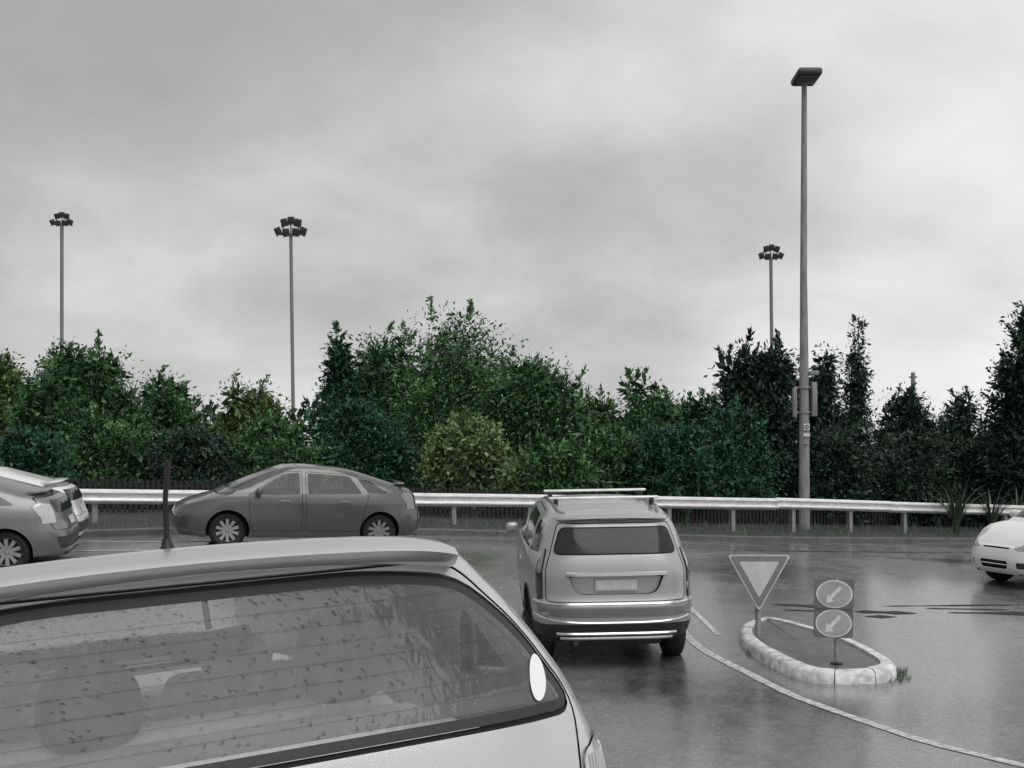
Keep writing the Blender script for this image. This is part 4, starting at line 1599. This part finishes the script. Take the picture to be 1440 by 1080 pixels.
PPM = F / PY
b_ = at(1131, 735, PY)
tp_ = at(1132, 116, PY)
lp = empty('street_lamp', (b_.x, b_.y, 0))
tag(lp, 'tall grey street lamp with a flat head, rising beyond the guardrail on the right', 'street lamp')
z0 = vz(b_.x, b_.y) - .2
Hh = tp_.z
MB().tube([(0, 0, z0), (0, 0, z0 + .3), (0.0, 0, z0 + 4), (-.02, 0, (z0 + Hh) / 2 + 1), (0, 0, Hh)], [.17, .16, .135, .10, .075], 18).build('pole', M['polegrey'], lp)
hd = MB().bevbox((.02, -.15, Hh + .10), (.70, .95, .22), .09, 3).build('lamp_head', M['lampbody'], lp)
MB().bevbox((.02, -.22, Hh - .02), (.52, .56, .03), .01).build('lamp_glass', M['lampface'], hd)
MB().tube([(0, 0, Hh - .4), (.0, -.02, Hh + .05)], .06, 12).build('bracket', M['polegrey'], lp)
for px_, py0, py1, w, m_, dy in ((1117, 545, 587, 6, 'polegrey', -.02), (1144, 538, 586, 9, 'polegrey', -.05)):
    q = at(px_, (py0 + py1) / 2, PY)
    MB().bevbox((q.x - b_.x, dy, q.z), (w * .8 / PPM, .2, (py1 - py0) / PPM), .02).build('cabinet', M[m_], lp)
for zz_ in (545, 580):
    q = at(1131, zz_, PY)
    MB().lathe([(q.z - .03, .165), (q.z - .03, .175), (q.z + .03, .175), (q.z + .03, .165)], 'z', 20).build('strap', M['galvpost'], lp)
    MB().box((.02, -.0, q.z), (.62, .05, .05)).build('cross_bracket', M['galvpost'], lp)
q = at(1146, 525, PY)
MB().bevbox((q.x - b_.x - .05, -.05, q.z), (.28, .18, .13), .03).build('junction_box', M['polegrey'], lp)
q = at(1132, 601, PY)
pl = MB().box((.02, -.185, q.z), (.17, .012, .19)).build('number_tag', M['signwhite'], lp)
ringm = MB().lathe([(-.2, .030), (-.2, .062), (-.192, .062)], 'y', 20, (.02, 0, q.z))
ringm.build('ring_mark', M['signback'], pl)
q = at(1132, 612, PY)
MB().box((.02, -.187, q.z), (.19, .010, .10)).build('number_tag', M['plate'], lp)
q = at(1132, 622, PY)
MB().box((.02, -.183, q.z), (.15, .010, .12)).build('number_tag', M['galvpost'], lp)


# ------------------------------------------------------------------ floodlight masts of the sports ground
def mast(px_, ptop, pbase, Y, wpx, tilt, label, lean=0.0):
    t = at(px_, ptop, Y)
    k = Y / F
    r_ = empty('floodlight_mast', (t.x, Y, 0))
    tag(r_, label, 'floodlight', 'floodlight masts beyond the trees')
    w = wpx * k
    topz = t.z - 1.1 * w * .35
    MB().tube([(lean, 0, 0), (lean * .5, 0, topz * .5), (0, 0, topz)], [5.0 * k / 2 * 1.35, 5.0 * k / 2, 2.4 * k], 12).build('mast', M['poledark'], r_)
    frame = MB()
    for dz, ww in ((0, .92), (w * .34, .62)):
        frame.tube([(-w * ww / 2, 0, topz + dz), (w * ww / 2, 0, topz + dz)], .05 * w / 2, 8)
    for s_ in (-.3, 0, .3):
        frame.tube([(s_ * w * .3, 0, topz - .05 * w), (s_ * w, 0, topz + w * .3)], .022 * w, 6)
    frame.build('lamp_frame', M['lampbody'], r_)
    lamps = [(-.40, .06, -24), (-.14, .02, -8), (.16, .03, 8), (.40, .06, 24), (-.20, .34, -14), (0.02, .40, 0), (.24, .33, 14)]
    for lx, lz, an in lamps:
        rt = Matrix.Rotation(R(an + tilt), 3, 'Y') @ Matrix.Rotation(R(20), 3, 'X')
        c_ = (lx * w, -.05 * w, topz + lz * w + .04 * w)
        o = MB().bevbox(c_, (.21 * w, .14 * w, .23 * w), .02 * w, 2, rt).build('floodlight', M['lampbody'], r_)
        dd = rt @ Vector((0, 0, -.12 * w))
        MB().bevbox((c_[0] + dd.x, c_[1] + dd.y, c_[2] + dd.z), (.24 * w, .17 * w, .03 * w), .006 * w, 1, rt).build('visor', M['lampface'], o)
    return r_


mast(87, 304, 500, 120, 31, 0, 'leftmost floodlight mast, thin and pale, behind the tree at the far left')
mast(409, 313, 530, 95, 44, 0, 'largest floodlight mast, standing left of the tallest tree', .35)
mast(1084, 350, 460, 105, 34, 0, 'floodlight mast just left of the tall street lamp, half hidden by trees', .3)
up = at(1284, 524, 60)
o = empty('utility_pole', (up.x, 60, 0))
tag(o, 'short dark pole top showing above the bushes on the right', 'pole')
MB().tube([(0, 0, 0), (0, 0, up.z)], [.16, .12], 10).build('pole', M['poledark'], o)
MB().bevbox((0, 0, up.z - .25), (.42, .12, .10), .02).build('crossarm', M['poledark'], o)

# ------------------------------------------------------------------ traffic island and its signs
IL = [(1262, 952), (1215, 963), (1130, 958), (1068, 930), (1040, 906), (1048, 889), (1085, 882), (1150, 897), (1215, 921)]
gp = [hit(*p) for p in IL]
ctr = sum(gp, Vector()) / len(gp)
isl = empty('traffic_island', (0, 0, 0))
tag(isl, 'small kerbed traffic island with worn white kerbs at the mouth of the side road', 'traffic island')


def ring_pts(k, n=8):
    out = []
    m = len(gp)
    for i in range(m):
        p0, p1, p2, p3 = gp[i - 1], gp[i], gp[(i + 1) % m], gp[(i + 2) % m]
        for j in range(n):
            t = j / n
            q = .5 * ((2 * p1) + (p2 - p0) * t + (2 * p0 - 5 * p1 + 4 * p2 - p3) * t * t + (-p0 + 3 * p1 - 3 * p2 + p3) * t ** 3)
            out.append(q)
    return out


rg = ring_pts(0)
nR = len(rg)
KH = .13
ins = []
for i, p in enumerate(rg):
    t = (rg[(i + 1) % nR] - rg[i - 1])
    nn = Vector((-t.y, t.x, 0)).normalized()
    if nn.dot(ctr - p) < 0:
        nn = -nn
    ins.append(nn)
edges = list(range(0, nR, 6))
for a_i, a in enumerate(edges):
    b2 = edges[(a_i + 1) % len(edges)] if a_i + 1 < len(edges) else nR
    idx = [i % nR for i in range(a, b2 + 1)]
    vs = []
    hj = random.uniform(-.006, .006)
    for j, i in enumerate(idx):
        p, nn = rg[i], ins[i]
        t = (rg[(i + 1) % nR] - rg[i - 1]).normalized()
        sh = t * (.005 if j == 0 else (-.005 if j == len(idx) - 1 else 0))
        for e, h in ((0, -.03), (.012, KH * .72), (.035, KH - .012), (.06, KH), (.15, KH), (.16, -.02)):
            q = p + nn * e + sh
            vs.append((q.x, q.y, g(p.x, p.y) + h + (hj if h > .05 else 0)))
    n6 = 6
    fs = [(i * n6 + k, i * n6 + (k + 1) % n6, (i + 1) * n6 + (k + 1) % n6, (i + 1) * n6 + k) for i in range(len(idx) - 1) for k in range(n6)]
    fs += [tuple(range(n6)), tuple((len(idx) - 1) * n6 + k for k in range(n6 - 1, -1, -1))]
    MB().add(vs, fs, False).build('kerb_stone', M['kerbwhite'], isl)
vs = [(ctr.x, ctr.y, g(ctr.x, ctr.y) + KH - .025)]
for kf in (.2, .4, .6, .8, 1.0):
    for p, nn in zip(rg, ins):
        q = ctr.lerp(p + nn * .155, kf)
        zz1 = g(p.x, p.y) * kf + g(ctr.x, ctr.y) * (1 - kf)
        vs.append((q.x, q.y, zz1 + KH - .022))
MB().add(vs, [(0, 1 + i, 1 + (i + 1) % nR) for i in range(nR)] + [(1 + r_ * nR + i, 1 + r_ * nR + (i + 1) % nR, 1 + (r_ + 1) * nR + (i + 1) % nR, 1 + (r_ + 1) * nR + i) for r_ in range(4) for i in range(nR)], True).build('island_top', M['islandtop'], isl)


def post_base(px_, py_):
    return hit(px_, py_, KH)


# give-way sign
gb = post_base(1046, 893)
Yg = gb.y
kg = Yg / F
tlx = (1066 - 720) * kg
gw = empty('give_way_sign', (0, 0, 0))
tag(gw, 'give-way sign, a downward triangle on a short post at the left end of the island', 'road sign')
zt_, zb_ = CAMZ + (YH - 779) * kg, CAMZ + (YH - 861) * kg
hw = 46 * kg
yp = Yg - .05


def tri(sc, y, th, n=6):
    c_ = (tlx, (zt_ * 2 + zb_) / 3)
    pts = [(-hw, zt_ - c_[1]), (0, zb_ - c_[1]), (hw, zt_ - c_[1])]
    pl_ = rpoly([(p[0] * sc, p[1] * sc, .05 * sc) for p in pts], .05, 5)
    return [(c_[0] + a, c_[1] + b) for a, b in pl_]


MB().prism(tri(1.0, 0, 0), yp, yp + .006).build('sign_plate', M['signgrey'], gw)
MB().prism(tri(.97, 0, 0), yp - .004, yp - .001).build('sign_edge', M['signwhite'], gw)
MB().prism(tri(.90, 0, 0), yp - .007, yp - .0045).build('sign_border', M['signgrey'], gw)
MB().prism(tri(.62, 0, 0), yp - .010, yp - .0075).build('sign_face', M['signwhite'], gw)
MB().tube([(tlx, Yg, g(tlx, Yg) - .1), (tlx, Yg, zt_ - .04)], .032, 12).build('post', M['galvpost'], gw)
for z in (zt_ - .12, zt_ - .34):
    MB().box((tlx, Yg - .02, z), (.16, .045, .03)).build('clamp', M['galvpost'], gw)

# keep-left twin sign
kb = post_base(1177, 931)
Yk = kb.y
kk = Yk / F
kl = empty('keep_left_sign', (0, 0, 0))
tag(kl, 'keep-left sign of two stacked discs on a thin post in the traffic island', 'road sign')
kx = (1172 - 720) * kk
MB().tube([(kx + .03, Yk, g(kx, Yk) + .05), (kx + .03, Yk, CAMZ + (YH - 812) * kk)], .022, 12).build('post', M['galvpost'], kl)
MB().lathe([(0, .02), (0, .06), (.012, .06), (.02, .024)], 'z', 16, (kx + .03, Yk, g(kx, Yk) + KH - .02)).build('base_plate', M['trim'], kl)
rs = Matrix.Rotation(R(8), 4, 'Z') @ Matrix.Rotation(R(2.2), 4, 'Y') @ Matrix.Rotation(R(-3), 4, 'X')
for i, (cy0, cxp) in enumerate(((835, 1172), (876, 1171))):
    cxw, czw = (cxp - 720) * kk, CAMZ + (YH - cy0) * kk
    hwid = 29 * kk
    hh_ = 20.5 * kk
    T = Matrix.Translation((cxw, Yk - .03, czw)) @ rs
    bd = MB().prism(rpoly([(-hwid, -hh_), (hwid, -hh_), (hwid, hh_), (-hwid, hh_)], .03), 0, .008, M=T).build('sign_board', M['signback'], kl)
    disc = [(hwid * .93 * math.cos(t), hh_ * .96 * math.sin(t)) for t in np.linspace(0, 2 * PI, 40, endpoint=False)]
    MB().prism(disc, -.004, -.0005, M=T).build('disc', M['signwhite'], bd)
    disc2 = [(a * .90, b * .90) for a, b in disc]
    MB().prism(disc2, -.007, -.0045, M=T).build('disc_face', M['signdisc'], bd)
    # arrow pointing down to the left
    ar = [(-.62, -.62), (-.02, -.52), (-.20, -.34), (.52, .38), (.34, .56), (-.38, -.16), (-.54, .02)]
    ar = [(a * hh_, b * hh_) for a, b in ar]
    MB().prism(ar, -.010, -.0075, M=T).build('arrow', M['signwhite'], bd)


# ------------------------------------------------------------------ foliage
def leaf_object(name, P_, D_, L_, Wd, tint, m, parent, bend=.25):
    """P_ points, D_ directions, one folded leaf (two quads joined at the midrib -> 4 verts diamond) each"""
    n = len(P_)
    up = RNG.normal(size=(n, 3))
    sd = np.cross(D_, up)
    sd /= np.linalg.norm(sd, axis=1)[:, None] + 1e-9
    nm = np.cross(sd, D_)
    L_ = L_[:, None]
    Wd = Wd[:, None]
    v0 = P_
    v1 = P_ + D_ * L_ * .5 + sd * Wd * .5 + nm * L_ * .06
    v2 = P_ + D_ * L_ - nm * L_ * bend * .5
    v3 = P_ + D_ * L_ * .5 - sd * Wd * .5 + nm * L_ * .06
    V = np.stack([v0, v1, v2, v3], 1).reshape(-1, 3)
    me = bpy.data.meshes.new(name)
    me.vertices.add(4 * n)
    me.vertices.foreach_set('co', V.ravel())
    me.loops.add(4 * n)
    me.loops.foreach_set('vertex_index', np.arange(4 * n, dtype=np.int32))
    me.polygons.add(n)
    me.polygons.foreach_set('loop_start', np.arange(0, 4 * n, 4, dtype=np.int32))
    me.polygons.foreach_set('loop_total', np.full(n, 4, dtype=np.int32))
    me.update()
    at_ = me.attributes.new('tint', 'FLOAT', 'POINT')
    at_.data.foreach_set('value', np.repeat(tint, 4).astype(np.float32))
    me.materials.append(m)
    o = bpy.data.objects.new(name, me)
    C.objects.link(o)
    if parent:
        o.parent = parent
    return o


def crown(cx, cy, zb, zt, hw, n_leaf, rng, style='round', size=.13, gaps=.1, hd=None):
    """points through a lumpy crown, as directions and a clump tint"""
    hd = hd or hw * .75
    H_ = zt - zb
    nb = int(26 + 20 * hw)
    blobs = []
    for i in range(nb):
        t = rng.uniform(0, 1)
        if style == 'round':
            wz = math.sqrt(max(.04, 1 - (max(0, t - .35) / .68) ** 2)) * (.92 + .16 * min(t, .5))
        elif style == 'cone':
            wz = (1 - t) ** .75 * .95 + .06
        else:
            wz = .5 + .5 * math.sin(PI * min(1, t * .9 + .15))
        a = rng.uniform(0, 2 * PI)
        rr = math.sqrt(rng.uniform(.10, 1)) * wz
        r_ = (.20 + .22 * rng.random()) * min(hw, H_ * .5) * (1.1 - .35 * t)
        blobs.append((cx + math.cos(a) * rr * max(hw - r_ * .7, .1), cy + math.sin(a) * rr * max(hd - r_ * .7, .1), zb + t * (H_ - r_ * .6), r_, rng.random()))
    B = np.array(blobs)
    w = B[:, 3] ** 2
    idx = rng.choice(nb, n_leaf, p=w / w.sum())
    d = rng.normal(size=(n_leaf, 3))
    d /= np.linalg.norm(d, axis=1)[:, None]
    rad = B[idx, 3] * (rng.uniform(.25, 1, n_leaf) ** .45) * (1 + .25 * rng.normal(size=n_leaf) * .5)
    P_ = B[idx, :3] + d * rad[:, None] * np.array([1.15, 1, .72])
    # leaves gather into sprays
    spr = rng.normal(size=(n_leaf // 9 + 1, 3)) * .0
    k = np.arange(n_leaf) // 9
    first = (np.arange(n_leaf) // 9) * 9
    P_ = P_ * .28 + P_[first] * .72
    keep = rng.random(n_leaf) > gaps * (B[idx, 4] > .8)
    dirs = d * .8 + np.array([0, 0, .1]) + rng.normal(size=(n_leaf, 3)) * .55
    dirs /= np.linalg.norm(dirs, axis=1)[:, None]
    tint = np.clip(.04 + .9 * B[idx, 4] ** 1.5 + .14 * rng.normal(size=n_leaf), 0, 1)
    return P_[keep], dirs[keep], tint[keep], B


def tree(name, label, cat, group, px_, ptop, hwpx, Y, m, n=11000, style='round', size=.15, seed=1, pbot=None, stems=1, sparse=0.0, sprigs=26):
    rng = np.random.default_rng(seed)
    k = Y / F
    cx = (px_ - 720) * k
    zg = vz(cx, Y)
    zt = CAMZ + (YH - ptop) * k
    zb = zg + .25 if pbot is None else CAMZ + (YH - pbot) * k
    hw = hwpx * k
    root = empty(name, (cx, Y, zg))
    tag(root, label, cat, group)
    hw *= 1.34
    P_, D_, T_, B = crown(0, 0, zb - zg, zt - zg, hw, int(n * 2.6), rng, style, size, .4)
    # big shaded leaves deep inside keep the crown from reading as a thin shell
    ni = int(n * .22)
    ii = rng.choice(len(B), ni)
    di = rng.normal(size=(ni, 3))
    di /= np.linalg.norm(di, axis=1)[:, None]
    Pi = B[ii, :3] * np.array([.8, .8, .93]) + di * (B[ii, 3] * rng.random(ni) * .6)[:, None]
    NI = ni if not sparse else 0
    if sparse:
        q = rng.random(len(P_)) > sparse
        P_, D_, T_ = P_[q], D_[q], T_[q]
    # shoots standing proud of the outline
    sp_, sd_, st_ = [], [], []
    for i in range(sprigs):
        b = B[rng.integers(len(B))]
        if b[2] < (zt - zg) * .3:
            continue
        d = Vector((rng.normal() * .42, rng.normal() * .3, 1)).normalized()
        L = b[3] * rng.uniform(.85, 1.2) + .05
        nl = int(44 * L / .5) + 10
        for j in range(nl):
            t = rng.uniform(.2, 1)
            q = np.array(b[:3]) + np.array(d) * (L * t) + rng.normal(size=3) * .032 * (1.5 - t)
            sp_.append(q)
            dd = np.array(d) * .9 + rng.normal(size=3) * .6
            sd_.append(dd / np.linalg.norm(dd))
            st_.append(min(1, max(0, b[4] * .6 + .25)))
    if sp_:
        P_ = np.vstack([P_, sp_])
        D_ = np.vstack([D_, sd_])
        T_ = np.concatenate([T_, st_])
    n_ = len(P_)
    L_ = .92 * size * rng.uniform(.4, 1.5, n_) ** 1.3
    if NI:
        P_ = np.vstack([P_, Pi])
        D_ = np.vstack([D_, di])
        T_ = np.concatenate([T_, rng.uniform(0, .5, ni)])
        L_ = np.concatenate([L_, size * rng.uniform(1.8, 3.2, ni)])
        n_ = len(P_)
    leaf_object('crown', P_, D_, L_, L_ * rng.uniform(.28, .5, n_), T_, m, root)
    mb = MB()
    Ht = zt - zg
    base = [(rng.normal() * .2 * (stems > 1), rng.normal() * .1) for _ in range(stems)]
    for bx_, by_ in base:
        tip = (bx_ * 2 + rng.normal() * .15 * hw, by_, Ht * .78)
        mb.tube([(bx_, by_, -.25), (bx_ * 1.3, by_, Ht * .2), ((bx_ + tip[0]) / 2 + .05, by_, Ht * .5), tip], [.035 * Ht * .6 / stems ** .5 + .02, .026 * Ht * .6 / stems ** .5 + .015, .014 * Ht * .5 + .01, .012], 7)
        for b in B[rng.choice(len(B), min(len(B), 11), replace=False)]:
            z0_ = min(b[2] * .6, Ht * .6)
            s_ = Vector((bx_ * 1.3, by_, z0_))
            e_ = Vector(b[:3])
            mid = s_.lerp(e_, .5) + Vector((0, 0, -.08 * Ht * .3))
            mb.tube([s_, mid, e_], [.022 * Ht * .35 + .01, .02, .008], 5)
    mb.build('trunk', M['bark'], root, fix=False)
    return root


G1 = 'trees behind the guardrail'
TREES = [
    ('leafy green tree cut by the far left edge of the photo', -8, 488, 62, 37, 'leaf_olive', 9000, 'round', .15, 26),
    ('broad domed green tree below the leftmost floodlight', 118, 476, 92, 33, 'leaf_mid', 17000, 'round', .14, 24),
    ('bushy green tree with upright shoots right of the broad dome at the left', 232, 524, 62, 34.5, 'leaf_mid', 10000, 'round', .14, 46),
    ('low olive green tree in the dip below the largest floodlight', 345, 534, 74, 37, 'leaf_olive', 10000, 'round', .14, 24),
    ('narrow tree with a thin spiky top just right of the largest floodlight mast', 480, 446, 42, 38, 'leaf_teal', 6500, 'cone', .15, 40),
    ('rounded dark green tree between the spiky tree and the tallest tree', 548, 458, 68, 39.5, 'leaf_mid', 12000, 'round', .15, 24),
    ('tallest tree near the middle, open crown with sky gaps at its top', 640, 430, 92, 37, 'leaf_mid', 21000, 'round', .15, 40),
    ('dense tree sloping down on the right side of the tallest tree', 745, 492, 92, 35.5, 'leaf_mid', 17000, 'round', .14, 20),
    ('low bushy tree behind the roof of the silver SUV', 838, 545, 50, 38, 'leaf_olive', 7000, 'round', .14, 24),
    ('medium tree with bare twiggy top right above the silver SUV', 905, 525, 62, 36, 'leaf_mid', 9000, 'round', .14, 60),
    ('pale leaved low tree left of the dark windblown tree', 985, 548, 48, 40, 'leaf_teal', 7000, 'round', .15, 24),
    ('dark windblown tree in front of the right floodlight mast', 1066, 462, 68, 36.5, 'leaf_dark', 12000, 'round', .17, 50),
    ('dark narrow tree just right of the tall street lamp', 1150, 482, 44, 37.5, 'leaf_dark', 7500, 'round', .16, 34),
    ('tall thin sparse tree standing apart right of the street lamp', 1204, 450, 34, 38.5, 'leaf_dark', 4200, 'cone', .15, 44),
    ('low dark tree beside the short dark pole top on the right', 1270, 545, 52, 41, 'leaf_dark', 7000, 'round', .15, 30),
    ('low dark tree in the right dip before the edge tree', 1345, 548, 52, 42, 'leaf_dark', 7000, 'round', .15, 30),
    ('tall dark tree cut by the right edge of the photo', 1456, 415, 62, 35, 'leaf_dark', 13000, 'round', .16, 40),
]
for i, (lab, px_, pt, hwp, Y, m_, n_, st, sz, spg) in enumerate(TREES):
    tree('tree', lab, 'tree', G1, px_, pt, hwp, Y, M[m_], n_, st, sz, 100 + i, None, 1 + (i % 3), 0.25 if 'sparse' in lab else (.10 if 'open' in lab else 0), spg)
G2 = 'shrubs along the foot of the trees'
SHR = [
    ('low dark shrub under the far left tree', 30, 600, 70, 29.5, 'leaf_teal', 6000, .12),
    ('green shrub under the broad domed tree behind the left end of the guardrail', 160, 572, 75, 30.6, 'leaf_mid', 7500, .12),
    ('dark bush under the upright-shoot tree, above the car antenna', 270, 600, 70, 30.2, 'leaf_dark', 6500, .12),
    ('mid green bush below the low olive tree', 385, 578, 72, 31.6, 'leaf_mid', 7500, .12),
    ('dark blue-green bush left of the pale shrub', 500, 560, 84, 33, 'leaf_teal', 8500, .12),
    ('pale yellow-green leafy shrub low in front of the tallest tree', 660, 584, 56, 31.9, 'leaf_pale', 5200, .15),
    ('small pale green bush low to the right of the larger pale shrub', 728, 632, 34, 31.0, 'leaf_pale', 2600, .13),
    ('small mid green bush to the right of the pale shrubs', 775, 610, 60, 31.2, 'leaf_mid', 5000, .13),
    ('mid green bush behind the SUV roof bar', 850, 588, 66, 33, 'leaf_mid', 7000, .13),
    ('wispy green bush just right of the SUV roof', 945, 590, 60, 32.2, 'leaf_teal', 6500, .13),
    ('green bush at the left foot of the dark windblown tree', 1030, 560, 60, 33.9, 'leaf_teal', 6500, .13),
    ('dark bush right behind the street lamp base', 1165, 590, 66, 35, 'leaf_dark', 6500, .13),
    ('dark bush under the short dark pole top', 1270, 596, 66, 35.8, 'leaf_dark', 6500, .13),
    ('dark bush under the right edge tree', 1390, 600, 80, 36.6, 'leaf_dark', 7500, .13),
]
for i, (lab, px_, pt, hwp, Y, m_, n_, sz) in enumerate(SHR):
    tree('shrub', lab, 'shrub', G2, px_, pt, hwp, Y, M[m_], n_, 'round', sz, 300 + i, None, 3, 0, 22)


# far wood closing the view between the trunks
rngf = np.random.default_rng(77)
nf = 26000
sx = rngf.uniform(-32, 45, nf)
fy = 47 + .18 * sx + rngf.normal(size=nf) * 1.2
top = 3.6 + 1.0 * np.sin(sx * .55 + 1) + .7 * np.sin(sx * 1.3) + .5 * np.sin(sx * 2.9)
fz = 1.2 + top * rngf.uniform(0, 1, nf) ** .8
fd = rngf.normal(size=(nf, 3)) + np.array([0, 0, .4])
fd /= np.linalg.norm(fd, axis=1)[:, None]
fl = rngf.uniform(.22, .5, nf)
tag(leaf_object('far_thicket', np.stack([sx, fy, fz], -1), fd, fl, fl * .6, rngf.random(nf), M['leaf_dark'], None), kind='stuff')


def flax(px_, Y, h_, nb, seed, label, spread=1.0):
    rng = np.random.default_rng(seed)
    cx = (px_ - 720) * Y / F
    zg = vz(cx, Y)
    r_ = empty('flax_plant', (cx, Y, zg))
    tag(r_, label, 'plant', 'long-bladed plants behind the guardrail')
    for i in range(nb):
        a = rng.uniform(0, 2 * PI)
        L = h_ * rng.uniform(.6, 1.1)
        out = rng.uniform(.15, .75) * spread
        w = .035 * rng.uniform(.7, 1.3)
        d = Vector((math.cos(a), math.sin(a), 0))
        sd = Vector((-math.sin(a), math.cos(a), 0))
        vs, nS = [], 7
        for j in range(nS):
            t = j / (nS - 1)
            p = d * (out * L * t * t + .05) + Vector((0, 0, L * (t - .35 * out * t ** 3)))
            ww = w * (1 - t) ** .6 * (.6 + 1.2 * t * (1 - t) * 2) + .001
            vs += [p - sd * ww, p + Vector((0, 0, -.01)), p + sd * ww]
        fs = [(j * 3 + k, j * 3 + k + 1, j * 3 + k + 4, j * 3 + k + 3) for j in range(nS - 1) for k in range(2)]
        o = MB().add(vs, fs, True).build('blade', M['leaf_flax'], r_, fix=False)
        at_ = o.data.attributes.new('tint', 'FLOAT', 'POINT')
        at_.data.foreach_set('value', [float(rng.uniform(.2, 1))] * len(o.data.vertices))


flax(1345, 31.0, 1.9, 34, 1, 'long-bladed flax plant leaning over the guardrail left of the white hatchback')
flax(1395, 32.2, 1.7, 30, 2, 'long-bladed flax plant above the nose of the white hatchback')
flax(1432, 33.5, 1.6, 26, 3, 'long-bladed flax plant at the right edge behind the guardrail')
flax(965, 30.4, 1.3, 26, 4, 'long-bladed flax plant just right of the SUV roof')

# weeds and grass tufts at the foot of the island and along the kerb
gv, gf = [], []
rngw = np.random.default_rng(5)
spots = [(hit(1264 + rngw.normal() * 7, 952 + rngw.normal() * 5), .055) for _ in range(22)]
spots += [(hit(1062 + rngw.normal() * 5, 921 + rngw.normal() * 3), .06) for _ in range(14)]
for _ in range(1600):
    s1 = rngw.uniform(-16, 40)
    p = rp(s1, rngw.uniform(KE + .4, 2.3) if rngw.random() < .8 else rngw.uniform(KE + .32, KE + .5))
    spots.append((Vector((p.x, p.y, vz(p.x, p.y) if True else 0)), rngw.uniform(.06, .22)))
for p, h_ in spots:
    for _ in range(7):
        a = rngw.uniform(0, 2 * PI)
        L = h_ * rngw.uniform(.6, 1.4)
        b = len(gv)
        ox, oy = rngw.normal() * .04, rngw.normal() * .04
        dx, dy = math.cos(a) * L * .5, math.sin(a) * L * .5
        gv += [(p.x + ox - dy * .05 - .004, p.y + oy + dx * .05, p.z - .01), (p.x + ox + dy * .05 + .004, p.y + oy - dx * .05, p.z - .01), (p.x + ox + dx, p.y + oy + dy, p.z + L)]
        gf.append((b, b + 1, b + 2))
me = bpy.data.meshes.new('grass')
me.from_pydata(gv, [], gf)
at_ = me.attributes.new('tint', 'FLOAT', 'POINT')
at_.data.foreach_set('value', np.random.default_rng(1).random(len(gv)).astype(np.float32))
tag(link('grass', me, M['leaf_flax'], None, True), kind='stuff')
